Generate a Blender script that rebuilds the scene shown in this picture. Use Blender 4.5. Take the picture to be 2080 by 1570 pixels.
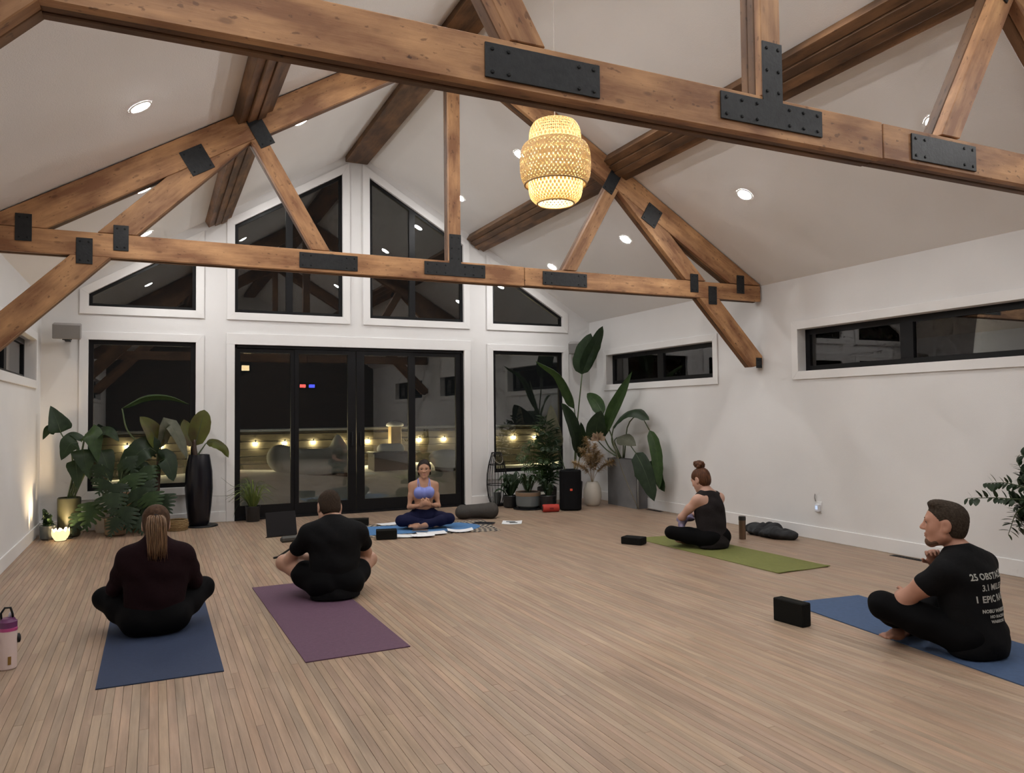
import bpy, bmesh, math, random
import numpy as np
from mathutils import Vector, Matrix, Euler
from mathutils.bvhtree import BVHTree
random.seed(7)
PI = math.pi
for o in list(bpy.data.objects):
    bpy.data.objects.remove(o)
scene = bpy.context.scene
COL = scene.collection

# ------------------------------------------------------------------ camera
CAM = Vector((-2.618, -10.798, 1.40))
YAW, PITCH, ROLL, FPX = map(float, (25.16, 1.98, -0.588, 1546.9))
def make_camera():
    y, p, r = math.radians(YAW), math.radians(PITCH), math.radians(ROLL)
    f = Vector((math.sin(y)*math.cos(p), math.cos(y)*math.cos(p), math.sin(p)))
    r0 = Vector((math.cos(y), -math.sin(y), 0)); u0 = r0.cross(f)
    rr = math.cos(r)*r0 + math.sin(r)*u0; uu = -math.sin(r)*r0 + math.cos(r)*u0
    M = Matrix((rr, uu, -f)).transposed().to_4x4(); M.translation = CAM
    cd = bpy.data.cameras.new('camera'); cd.sensor_width = 36; cd.lens = FPX/2080*36
    cd.clip_start = .05; cd.clip_end = 300
    c = bpy.data.objects.new('camera', cd); COL.objects.link(c); c.matrix_world = M
    scene.camera = c
make_camera()

# ------------------------------------------------------------------ world and exposure
w = bpy.data.worlds.new('night_sky'); scene.world = w; w.use_nodes = True
w.node_tree.nodes['Background'].inputs[0].default_value = (.022, .023, .024, 1)
w.node_tree.nodes['Background'].inputs[1].default_value = .22
vs = scene.view_settings
vs.view_transform = 'Standard'; vs.look = 'None'; vs.gamma = 1; vs.exposure = 0.0; vs.use_curve_mapping = False
try:
    scene.cycles.max_bounces = 5; scene.cycles.diffuse_bounces = 4; scene.cycles.glossy_bounces = 3
    scene.cycles.transparent_max_bounces = 16; scene.cycles.sample_clamp_indirect = 6
    scene.cycles.use_adaptive_sampling = True; scene.cycles.adaptive_threshold = .10; scene.cycles.adaptive_min_samples = 10
    scene.cycles.caustics_reflective = False; scene.cycles.caustics_refractive = False
except Exception:
    pass
DOWNLIGHT = 395.0          # radiance of the ceiling downlights
DOWN_COL = (1, .985, .968)

# ------------------------------------------------------------------ materials
MATS = {}
def _n(nt, t, **k):
    n = nt.nodes.new(t)
    for a, b in k.items():
        setattr(n, a, b)
    return n
def mat(name, col, rough=.6, metal=0., var=None, bump=None, spec=None, trans=0., sheen=0., emit=None, stretch=(1, 1, 1), rnd=0., coat=0.):
    """principled material; var=(scale, second colour, detail), bump=(scale, strength), rnd = brightness spread between objects"""
    if name in MATS:
        return MATS[name]
    m = bpy.data.materials.new(name); m.use_nodes = True; nt = m.node_tree; b = nt.nodes['Principled BSDF']
    c4 = (*col, 1); b.inputs['Base Color'].default_value = c4; b.inputs['Roughness'].default_value = rough
    b.inputs['Metallic'].default_value = metal
    if spec is not None: b.inputs['Specular IOR Level'].default_value = spec
    if coat: b.inputs['Coat Weight'].default_value = coat; b.inputs['Coat Roughness'].default_value = .08
    if sheen: b.inputs['Sheen Weight'].default_value = sheen
    if trans: b.inputs['Transmission Weight'].default_value = trans
    if emit: b.inputs['Emission Color'].default_value = (*emit[0], 1); b.inputs['Emission Strength'].default_value = emit[1]
    if var or bump or rnd:
        tc = _n(nt, 'ShaderNodeTexCoord'); mp = _n(nt, 'ShaderNodeMapping'); mp.inputs['Scale'].default_value = stretch
        nt.links.new(tc.outputs['Object'], mp.inputs['Vector'])
        oi = _n(nt, 'ShaderNodeObjectInfo'); add = _n(nt, 'ShaderNodeVectorMath', operation='ADD')
        ml = _n(nt, 'ShaderNodeMath', operation='MULTIPLY'); ml.inputs[1].default_value = 37.0
        nt.links.new(oi.outputs['Random'], ml.inputs[0]); nt.links.new(ml.outputs[0], add.inputs[1]); nt.links.new(mp.outputs[0], add.inputs[0])
        vec = add.outputs[0]
    last = None
    if var:
        nz = _n(nt, 'ShaderNodeTexNoise'); nz.inputs['Scale'].default_value = var[0]; nz.inputs['Detail'].default_value = var[2] if len(var) > 2 else 4
        nt.links.new(vec, nz.inputs['Vector'])
        cr = _n(nt, 'ShaderNodeValToRGB'); cr.color_ramp.elements[0].position = .35; cr.color_ramp.elements[1].position = .68
        cr.color_ramp.elements[0].color = (*var[1], 1); cr.color_ramp.elements[1].color = c4
        nt.links.new(nz.outputs['Fac'], cr.inputs['Fac']); last = cr.outputs['Color']
    if rnd:
        hs = _n(nt, 'ShaderNodeHueSaturation'); mr = _n(nt, 'ShaderNodeMapRange')
        mr.inputs['To Min'].default_value = 1-rnd; mr.inputs['To Max'].default_value = 1+rnd
        nt.links.new(oi.outputs['Random'], mr.inputs['Value']); nt.links.new(mr.outputs[0], hs.inputs['Value'])
        if last: nt.links.new(last, hs.inputs['Color'])
        else: hs.inputs['Color'].default_value = c4
        last = hs.outputs['Color']
    if last: nt.links.new(last, b.inputs['Base Color'])
    if bump:
        nz2 = _n(nt, 'ShaderNodeTexNoise'); nz2.inputs['Scale'].default_value = bump[0]; nz2.inputs['Detail'].default_value = 5
        nt.links.new(vec, nz2.inputs['Vector'])
        bp = _n(nt, 'ShaderNodeBump'); bp.inputs['Strength'].default_value = bump[1]; bp.inputs['Distance'].default_value = .01
        nt.links.new(nz2.outputs['Fac'], bp.inputs['Height']); nt.links.new(bp.outputs[0], b.inputs['Normal'])
    MATS[name] = m
    return m

def wood(name, light, mid, dark, rough=.62, knots=1.0):
    """timber with its grain along the object's own X axis, streaks, knots and saw marks"""
    if name in MATS: return MATS[name]
    m = bpy.data.materials.new(name); m.use_nodes = True; nt = m.node_tree; b = nt.nodes['Principled BSDF']; L = nt.links.new
    tc = _n(nt, 'ShaderNodeTexCoord'); oi = _n(nt, 'ShaderNodeObjectInfo')
    ml = _n(nt, 'ShaderNodeMath', operation='MULTIPLY'); ml.inputs[1].default_value = 53.0; L(oi.outputs['Random'], ml.inputs[0])
    def coords(sc):
        mp = _n(nt, 'ShaderNodeMapping'); mp.inputs['Scale'].default_value = sc; L(tc.outputs['Object'], mp.inputs['Vector'])
        ad = _n(nt, 'ShaderNodeVectorMath', operation='ADD'); L(mp.outputs[0], ad.inputs[0]); L(ml.outputs[0], ad.inputs[1])
        return ad.outputs[0]
    g = _n(nt, 'ShaderNodeTexNoise'); g.inputs['Scale'].default_value = 1; g.inputs['Detail'].default_value = 8; g.inputs['Roughness'].default_value = .65
    L(coords((2.2, 30, 30)), g.inputs['Vector'])
    blot = _n(nt, 'ShaderNodeTexNoise'); blot.inputs['Scale'].default_value = 1; blot.inputs['Detail'].default_value = 5; L(coords((2.6, 7, 7)), blot.inputs['Vector'])
    cr = _n(nt, 'ShaderNodeValToRGB'); e = cr.color_ramp.elements
    e[0].position = .32; e[0].color = (*dark, 1); e[1].position = .72; e[1].color = (*light, 1)
    x = e.new(.5); x.color = (*mid, 1)
    mx = _n(nt, 'ShaderNodeMath', operation='ADD'); s1 = _n(nt, 'ShaderNodeMath', operation='MULTIPLY'); s1.inputs[1].default_value = .22
    s2 = _n(nt, 'ShaderNodeMath', operation='MULTIPLY'); s2.inputs[1].default_value = .58
    L(g.outputs['Fac'], s1.inputs[0]); L(blot.outputs['Fac'], s2.inputs[0]); L(s1.outputs[0], mx.inputs[0]); L(s2.outputs[0], mx.inputs[1]); L(mx.outputs[0], cr.inputs['Fac'])
    # knots: sparse stretched cells
    vo = _n(nt, 'ShaderNodeTexVoronoi'); vo.inputs['Scale'].default_value = 1; L(coords((5.5, 13, 13)), vo.inputs['Vector'])
    kr = _n(nt, 'ShaderNodeValToRGB'); kr.color_ramp.elements[0].position = .09; kr.color_ramp.elements[0].color = (knots, knots, knots, 1)
    kr.color_ramp.elements[1].position = .17; kr.color_ramp.elements[1].color = (0, 0, 0, 1); L(vo.outputs['Distance'], kr.inputs['Fac'])
    sp = _n(nt, 'ShaderNodeTexNoise'); sp.inputs['Scale'].default_value = 1; sp.inputs['Detail'].default_value = 3; L(coords((22, 46, 46)), sp.inputs['Vector'])
    sr = _n(nt, 'ShaderNodeValToRGB'); sr.color_ramp.elements[0].position = .31; sr.color_ramp.elements[0].color = (1, 1, 1, 1); sr.color_ramp.elements[1].position = .36; sr.color_ramp.elements[1].color = (0, 0, 0, 1)
    L(sp.outputs['Fac'], sr.inputs['Fac'])
    km = _n(nt, 'ShaderNodeMath', operation='MULTIPLY'); L(kr.outputs[0], km.inputs[0])
    so = _n(nt, 'ShaderNodeMath', operation='MULTIPLY_ADD'); so.inputs[1].default_value = .55; so.inputs[2].default_value = .45; L(sr.outputs[0], so.inputs[0]); L(so.outputs[0], km.inputs[1])
    s4 = _n(nt, 'ShaderNodeMath', operation='MULTIPLY_ADD'); s4.inputs[1].default_value = .55*knots; L(sr.outputs[0], s4.inputs[0]); L(km.outputs[0], s4.inputs[2])
    mixk = _n(nt, 'ShaderNodeMixRGB'); mixk.inputs['Color2'].default_value = (dark[0]*.3, dark[1]*.26, dark[2]*.24, 1)
    L(s4.outputs[0], mixk.inputs['Fac']); L(cr.outputs[0], mixk.inputs['Color1'])
    hs = _n(nt, 'ShaderNodeHueSaturation'); mr = _n(nt, 'ShaderNodeMapRange'); mr.inputs['To Min'].default_value = .84; mr.inputs['To Max'].default_value = 1.14
    L(oi.outputs['Random'], mr.inputs['Value']); L(mr.outputs[0], hs.inputs['Value']); L(mixk.outputs[0], hs.inputs['Color']); L(hs.outputs[0], b.inputs['Base Color'])
    b.inputs['Roughness'].default_value = rough
    bp = _n(nt, 'ShaderNodeBump'); bp.inputs['Strength'].default_value = .35; bp.inputs['Distance'].default_value = .006
    L(g.outputs['Fac'], bp.inputs['Height']); L(bp.outputs[0], b.inputs['Normal'])
    MATS[name] = m
    return m

def floor_wood():
    m = bpy.data.materials.new('floor_strip_wood'); m.use_nodes = True; nt = m.node_tree; b = nt.nodes['Principled BSDF']; L = nt.links.new
    tc = _n(nt, 'ShaderNodeTexCoord'); oi = _n(nt, 'ShaderNodeObjectInfo'); at = _n(nt, 'ShaderNodeAttribute'); at.attribute_name = 'rnd'
    ad = _n(nt, 'ShaderNodeMath', operation='ADD'); L(oi.outputs['Random'], ad.inputs[0]); L(at.outputs['Fac'], ad.inputs[1])
    fr = _n(nt, 'ShaderNodeMath', operation='FRACT'); L(ad.outputs[0], fr.inputs[0])
    cr = _n(nt, 'ShaderNodeValToRGB'); e = cr.color_ramp.elements
    cols = [(.322, .226, .160), (.345, .240, .169), (.330, .243, .174), (.358, .255, .174), (.334, .231, .166), (.350, .257, .180), (.350, .236, .163), (.338, .241, .170)]
    e[0].position = 0; e[0].color = (*cols[0], 1); e[1].position = 1; e[1].color = (*cols[-1], 1)
    for i in range(1, 7):
        x = e.new(i/7); x.color = (*cols[i], 1)
    cr.color_ramp.interpolation = 'CONSTANT'
    L(fr.outputs[0], cr.inputs['Fac'])
    ml = _n(nt, 'ShaderNodeMath', operation='MULTIPLY'); ml.inputs[1].default_value = 91.; L(fr.outputs[0], ml.inputs[0])
    mp = _n(nt, 'ShaderNodeMapping'); mp.inputs['Scale'].default_value = (38, 2.4, 10); L(tc.outputs['Object'], mp.inputs['Vector'])
    av = _n(nt, 'ShaderNodeVectorMath', operation='ADD'); L(mp.outputs[0], av.inputs[0]); L(ml.outputs[0], av.inputs[1])
    g = _n(nt, 'ShaderNodeTexNoise'); g.inputs['Scale'].default_value = 1; g.inputs['Detail'].default_value = 7; g.inputs['Roughness'].default_value = .6; L(av.outputs[0], g.inputs['Vector'])
    mr = _n(nt, 'ShaderNodeMapRange'); mr.inputs['From Min'].default_value = .3; mr.inputs['From Max'].default_value = .7; mr.inputs['To Min'].default_value = .80; mr.inputs['To Max'].default_value = 1.16
    L(g.outputs['Fac'], mr.inputs['Value'])
    mp2 = _n(nt, 'ShaderNodeMapping'); mp2.inputs['Scale'].default_value = (5, 1.6, 1); L(tc.outputs['Object'], mp2.inputs['Vector'])
    av2 = _n(nt, 'ShaderNodeVectorMath', operation='ADD'); L(mp2.outputs[0], av2.inputs[0]); L(ml.outputs[0], av2.inputs[1])
    bl = _n(nt, 'ShaderNodeTexNoise'); bl.inputs['Scale'].default_value = 1; bl.inputs['Detail'].default_value = 4; L(av2.outputs[0], bl.inputs['Vector'])
    mr2 = _n(nt, 'ShaderNodeMapRange'); mr2.inputs['From Min'].default_value = .3; mr2.inputs['From Max'].default_value = .7; mr2.inputs['To Min'].default_value = .84; mr2.inputs['To Max'].default_value = 1.12
    L(bl.outputs['Fac'], mr2.inputs['Value'])
    mm = _n(nt, 'ShaderNodeMath', operation='MULTIPLY'); L(mr.outputs[0], mm.inputs[0]); L(mr2.outputs[0], mm.inputs[1])
    hs = _n(nt, 'ShaderNodeHueSaturation'); L(mm.outputs[0], hs.inputs['Value']); L(cr.outputs[0], hs.inputs['Color']); L(hs.outputs[0], b.inputs['Base Color'])
    b.inputs['Roughness'].default_value = .42; b.inputs['Specular IOR Level'].default_value = .4
    bp = _n(nt, 'ShaderNodeBump'); bp.inputs['Strength'].default_value = .15; bp.inputs['Distance'].default_value = .004; L(g.outputs['Fac'], bp.inputs['Height']); L(bp.outputs[0], b.inputs['Normal'])
    return m

def glass_mat():
    m = bpy.data.materials.new('window_glass'); m.use_nodes = True; nt = m.node_tree; nt.nodes.clear(); L = nt.links.new
    o = _n(nt, 'ShaderNodeOutputMaterial'); mx = _n(nt, 'ShaderNodeMixShader'); t = _n(nt, 'ShaderNodeBsdfTransparent'); g = _n(nt, 'ShaderNodeBsdfGlossy')
    t.inputs['Color'].default_value = (.93, .95, .94, 1); g.inputs['Roughness'].default_value = .004; g.inputs['Color'].default_value = (1, 1, 1, 1)
    f = _n(nt, 'ShaderNodeFresnel'); f.inputs['IOR'].default_value = 1.80
    L(f.outputs[0], mx.inputs['Fac']); L(t.outputs[0], mx.inputs[1]); L(g.outputs[0], mx.inputs[2]); L(mx.outputs[0], o.inputs['Surface'])
    return m
def emit_mat(name, col, s):
    if name in MATS: return MATS[name]
    m = bpy.data.materials.new(name); m.use_nodes = True; nt = m.node_tree; nt.nodes.clear()
    o = _n(nt, 'ShaderNodeOutputMaterial'); e = _n(nt, 'ShaderNodeEmission'); e.inputs[0].default_value = (*col, 1); e.inputs[1].default_value = s
    nt.links.new(e.outputs[0], o.inputs['Surface']); MATS[name] = m
    return m
def thin_mat(name, col, col2, trans=.45, rough=.5, scale=14, spec=.3):
    """leaf or shade: diffuse and glossy on top, part of the light passes through"""
    if name in MATS: return MATS[name]
    m = mat(name, col, rough, var=(scale, col2, 3), spec=spec, rnd=.14); nt = m.node_tree; b = nt.nodes['Principled BSDF']
    tr = _n(nt, 'ShaderNodeBsdfTranslucent'); tr.inputs['Color'].default_value = (min(1, col[0]*1.6), min(1, col[1]*1.5), col[2]*1.1, 1)
    mx = _n(nt, 'ShaderNodeMixShader'); mx.inputs[0].default_value = trans
    o = nt.nodes['Material Output']; nt.links.new(b.outputs[0], mx.inputs[1]); nt.links.new(tr.outputs[0], mx.inputs[2]); nt.links.new(mx.outputs[0], o.inputs['Surface'])
    return m

M_WALL = mat('wall_paint', (.77, .765, .76), .75, var=(1.3, (.735, .73, .725)), bump=(160, .10))
M_CEIL = mat('ceiling_paint', (.85, .84, .83), .85, var=(.9, (.815, .805, .795)), bump=(110, .22))
M_TRIM = mat('white_trim', (.80, .795, .79), .45)
M_BLACK = mat('black_window_frame', (.004, .004, .005), .45, spec=.25)
M_STEEL = mat('black_steel', (.018, .020, .022), .55, metal=.25, var=(30, (.011, .012, .014)), bump=(70, .12))
M_BOLT = mat('bolt_steel', (.008, .009, .010), .5, spec=.25)
M_BEAM = wood('reclaimed_fir', (.74, .475, .255), (.51, .280, .130), (.215, .095, .041))
M_BEAM_SHADED = wood('shaded_fir', (.30, .165, .078), (.185, .092, .040), (.080, .036, .016))  # plies behind the front one: shade of the truss undersides painted into the colour
M_BEAM_DARK = wood('dark_stained_fir', (.36, .200, .092), (.20, .100, .044), (.068, .033, .015), knots=.5)
M_FLOOR = floor_wood()
M_GLASS = glass_mat()

# ------------------------------------------------------------------ object helpers
def link(o, parent=None):
    COL.objects.link(o)
    if parent is not None: o.parent = parent
    return o
def tag(o, label=None, cat=None, group=None, kind=None):
    if label: o['label'] = label
    if cat: o['category'] = cat
    if group: o['group'] = group
    if kind: o['kind'] = kind
    return o
def empty(name, loc=(0, 0, 0), rz=0.):
    o = bpy.data.objects.new(name, None); o.location = loc; o.rotation_euler = (0, 0, rz); o.empty_display_size = .1
    return link(o)
def thing(name, label, cat, loc=(0, 0, 0), rz=0., group=None):
    return tag(empty(name, loc, rz), label, cat, group)
def copy_tree(o, parent=None):
    c = o.copy(); COL.objects.link(c); c.parent = parent
    for ch in o.children: copy_tree(ch, c)
    return c

class MB:
    """collects faces, then build() links them as ONE mesh object"""
    def __init__(s): s.v = []; s.f = []; s.mi = []; s.cur = 0
    def add(s, vs, fs):
        k = len(s.v); s.v += [tuple(map(float, p)) for p in vs]; s.f += [tuple(i+k for i in f) for f in fs]; s.mi += [s.cur]*len(fs); return s
    def box(s, x0, x1, y0, y1, z0, z1):
        return s.add([(x0, y0, z0), (x1, y0, z0), (x1, y1, z0), (x0, y1, z0), (x0, y0, z1), (x1, y0, z1), (x1, y1, z1), (x0, y1, z1)],
                     [(0, 3, 2, 1), (4, 5, 6, 7), (0, 1, 5, 4), (1, 2, 6, 5), (2, 3, 7, 6), (3, 0, 4, 7)])
    def prism(s, poly, y0, y1):
        """polygon of (x, z) points, counter-clockwise seen from -Y, between y0 and y1"""
        n = len(poly)
        return s.add([(x, y0, z) for x, z in poly]+[(x, y1, z) for x, z in poly],
                     [tuple(range(n)), tuple(range(2*n-1, n-1, -1))]+[(i, i+n, (i+1) % n+n, (i+1) % n) for i in range(n)])
    def slab(s, poly, z0, z1):
        """polygon of (x, y) points, counter-clockwise from above"""
        n = len(poly)
        return s.add([(x, y, z0) for x, y in poly]+[(x, y, z1) for x, y in poly],
                     [tuple(range(n-1, -1, -1)), tuple(range(n, 2*n))]+[(i, (i+1) % n, (i+1) % n+n, i+n) for i in range(n)])
    def tube(s, path, r, n=8, cap=True, squash=None):
        path = [Vector(p) for p in path]; R = r if hasattr(r, '__len__') else [r]*len(path)
        vs = []; fs = []; prev = None
        for i, p in enumerate(path):
            t = (path[min(i+1, len(path)-1)]-path[max(i-1, 0)])
            t = t.normalized() if t.length > 1e-9 else Vector((0, 0, 1))
            a = prev if prev is not None else (Vector((0, 0, 1)) if abs(t.z) < .9 else Vector((1, 0, 0)))
            a = (a-t*a.dot(t)); a = a.normalized() if a.length > 1e-6 else t.orthogonal().normalized()
            prev = a; bb = t.cross(a)
            for j in range(n):
                q = 2*PI*j/n; k = squash or 1
                vs.append(p+a*math.cos(q)*R[i]*k+bb*math.sin(q)*R[i])
        for i in range(len(path)-1):
            for j in range(n):
                j2 = (j+1) % n; fs.append((i*n+j, i*n+j2, (i+1)*n+j2, (i+1)*n+j))
        if cap:
            fs.append(tuple(range(n-1, -1, -1))); fs.append(tuple(range((len(path)-1)*n, len(path)*n)))
        return s.add(vs, fs)
    def lathe(s, prof, n=24, cx=0, cy=0, z0=0, cap=(True, True), arc=2*PI):
        vs = []; fs = []
        for r, z in prof:
            for j in range(n):
                q = arc*j/n; vs.append((cx+r*math.cos(q), cy+r*math.sin(q), z0+z))
        for i in range(len(prof)-1):
            for j in range(n):
                j2 = (j+1) % n; fs.append((i*n+j, i*n+j2, (i+1)*n+j2, (i+1)*n+j))
        if cap[0]: fs.append(tuple(range(n-1, -1, -1)))
        if cap[1]: fs.append(tuple(range((len(prof)-1)*n, len(prof)*n)))
        return s.add(vs, fs)
    def ball(s, c, r, n=12, m=8):
        rx, ry, rz = r if hasattr(r, '__len__') else (r, r, r)
        vs = [(c[0], c[1], c[2]-rz)]; fs = []
        for i in range(1, m):
            a = PI*i/m
            for j in range(n):
                q = 2*PI*j/n; vs.append((c[0]+rx*math.sin(a)*math.cos(q), c[1]+ry*math.sin(a)*math.sin(q), c[2]-rz*math.cos(a)))
        vs.append((c[0], c[1], c[2]+rz)); top = len(vs)-1
        for j in range(n):
            fs.append((0, 1+(j+1) % n, 1+j)); fs.append((top, top-n+j, top-n+(j+1) % n))
        for i in range(m-2):
            for j in range(n):
                a = 1+i*n; j2 = (j+1) % n; fs.append((a+j, a+j2, a+n+j2, a+n+j))
        return s.add(vs, fs)
    def mesh(s, name, bevel=0., weld=False, fix=False):
        me = bpy.data.meshes.new(name); me.from_pydata(s.v, [], s.f)
        if any(s.mi): me.polygons.foreach_set('material_index', s.mi)
        if bevel or weld or fix:
            bm = bmesh.new(); bm.from_mesh(me)
            if weld: bmesh.ops.remove_doubles(bm, verts=bm.verts, dist=1e-5)
            if fix: bmesh.ops.recalc_face_normals(bm, faces=bm.faces)
            if bevel: bmesh.ops.bevel(bm, geom=list(bm.edges), offset=bevel, segments=1, affect='EDGES', clamp_overlap=True)
            bm.to_mesh(me); bm.free()
        me.update(); return me
    def build(s, name, m, parent=None, bevel=0., smooth=False, loc=None, rot=None, weld=False, fix=False):
        me = s.mesh(name, bevel, weld, fix)
        for mm in (m if isinstance(m, (list, tuple)) else [m]): me.materials.append(mm)
        if smooth:
            me.polygons.foreach_set('use_smooth', [True]*len(me.polygons))
            if smooth != 'all':
                try: me.set_sharp_from_angle(angle=math.radians(smooth if smooth is not True else 40))
                except Exception: pass
        o = bpy.data.objects.new(name, me)
        if loc is not None: o.location = loc
        if rot is not None: o.rotation_euler = rot
        return link(o, parent)
def inst(name, me, parent=None, loc=(0, 0, 0), rot=(0, 0, 0), scale=(1, 1, 1)):
    o = bpy.data.objects.new(name, me); o.location = loc; o.rotation_euler = rot; o.scale = scale
    return link(o, parent)
def offset_poly(poly, d):
    """counter-clockwise polygon moved outward by d"""
    n = len(poly); out = []
    for i in range(n):
        p0, p1, p2 = poly[i-1], poly[i], poly[(i+1) % n]
        def line(a, b):
            dx, dz = b[0]-a[0], b[1]-a[1]; l = math.hypot(dx, dz); nx, nz = dz/l, -dx/l
            return (a[0]+nx*d, a[1]+nz*d, dx/l, dz/l)
        a = line(p0, p1); b = line(p1, p2); det = a[2]*b[3]-a[3]*b[2]
        t = ((b[0]-a[0])*b[3]-(b[1]-a[1])*b[2])/det
        out.append((a[0]+a[2]*t, a[1]+a[3]*t))
    return out
def ring(mb, inner, outer, y0, y1):
    n = len(inner)
    for i in range(n):
        j = (i+1) % n; mb.prism([outer[i], outer[j], inner[j], inner[i]], y0, y1)

# ------------------------------------------------------------------ the room shell
XW, EAVE, SL, YB = 3.87, 2.87, .6, -13.6
def zroof(x): return EAVE+SL*(XW-abs(x))
def zglass(x): return zroof(x)-.232

def wall(name, cols, t, m, loc=(0, 0, 0), rz=0.):
    """cols: (x0, x1, [(zlo0, zlo1, zhi0, zhi1), ...]) solid bands of one column"""
    mb = MB()
    for x0, x1, bands in cols:
        for a, b, c, d in bands:
            mb.prism([(x0, a), (x1, b), (x1, d), (x0, c)], 0, t)
    o = mb.build(name, m, weld=True, loc=loc, rot=(0, 0, rz)); return tag(o, kind='structure')

A_, B_, C_, D_ = 3.365, 2.13, 1.648, .196      # window edges on the gable wall
Z_LOW, Z_HEAD, Z_DOOR, Z_TR = .48, 2.367, 2.355, 2.787
def far_wall():
    cols = []
    def full(x0, x1): cols.append((x0, x1, [(0, 0, zroof(x0), zroof(x1))]))
    def win(x0, x1): cols.append((x0, x1, [(0, 0, Z_LOW, Z_LOW), (Z_HEAD, Z_HEAD, Z_TR, Z_TR), (zglass(x0), zglass(x1), zroof(x0), zroof(x1))]))
    def door(x0, x1): cols.append((x0, x1, [(Z_DOOR, Z_DOOR, Z_TR, Z_TR), (zglass(x0), zglass(x1), zroof(x0), zroof(x1))]))
    full(-XW-.15, -A_); win(-A_, -B_); full(-B_, -C_); door(-C_, -D_)
    cols.append((-D_, 0, [(Z_DOOR, Z_DOOR, zroof(D_), zroof(0))])); cols.append((0, D_, [(Z_DOOR, Z_DOOR, zroof(0), zroof(D_))]))
    door(D_, C_); full(C_, B_); win(B_, A_); full(A_, XW+.15)
    wall('wall_far', cols, .16, M_WALL)
far_wall()
SIDE_WIN = [(-3.076, -.54), (-7.04, -4.504), (-11.0, -8.47)]
WZ0, WZ1 = 1.828, 2.295
def side_wall(name, right):
    cols = []; ys = [0]
    rz = -PI/2 if right else PI/2
    # local x = -Y on the right wall, +Y on the left wall
    segs = []; y = 0.0
    for a, b in SIDE_WIN:
        segs.append((b, y, False)); segs.append((a, b, True)); y = a
    segs.append((YB, y, False))
    for a, b, hole in segs:
        lx0, lx1 = (-b, -a) if right else (a, b)
        H = EAVE+.1
        cols.append((lx0, lx1, [(0, 0, WZ0, WZ0), (WZ1, WZ1, H, H)] if hole else [(0, 0, H, H)]))
    cols.sort(key=lambda c: c[0])
    wall(name, cols, .17, M_WALL, loc=((XW if right else -XW), 0, 0), rz=rz)
side_wall('wall_right', True); side_wall('wall_left', False)
M_BACK = mat('dark_timber_wall', (.060, .036, .022), .6, var=(3, (.030, .018, .012)), stretch=(1, 1, 8))
tag(MB().prism([(-XW-.15, 0), (XW+.15, 0), (XW+.15, EAVE), (XW-(3.6-EAVE)/SL, 3.6), (-XW+(3.6-EAVE)/SL, 3.6), (-XW-.15, EAVE)], YB-.15, YB).build('wall_back', M_BACK), kind='structure')
tag(MB().prism([(-XW+(3.6-EAVE)/SL, 3.6), (XW-(3.6-EAVE)/SL, 3.6), (0, zroof(0))], YB-.15, YB).build('wall_back_gable', M_WALL), kind='structure')
cm = MB()
cm.add([(-XW-.2, YB-.2, zroof(XW+.2)), (0, YB-.2, zroof(0)), (0, .2, zroof(0)), (-XW-.2, .2, zroof(XW+.2)),
        (XW+.2, YB-.2, zroof(XW+.2)), (XW+.2, .2, zroof(XW+.2))] + [], [(0, 1, 2, 3), (1, 4, 5, 2)])
k = len(cm.v)
cm.add([(x, y, z+.12) for x, y, z in cm.v[:6]], [(3, 2, 1, 0), (2, 5, 4, 1)])
cm.f += [(0, 3, k+3, k), (4, k+4, k+5, 5), (3, 2, k+2, k+3), (2, 5, k+5, k+2), (0, k, k+1, 1), (1, k+1, k+4, 4)]; cm.mi = [0]*len(cm.f)
tag(cm.build('ceiling', M_CEIL, fix=True), kind='structure')

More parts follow.
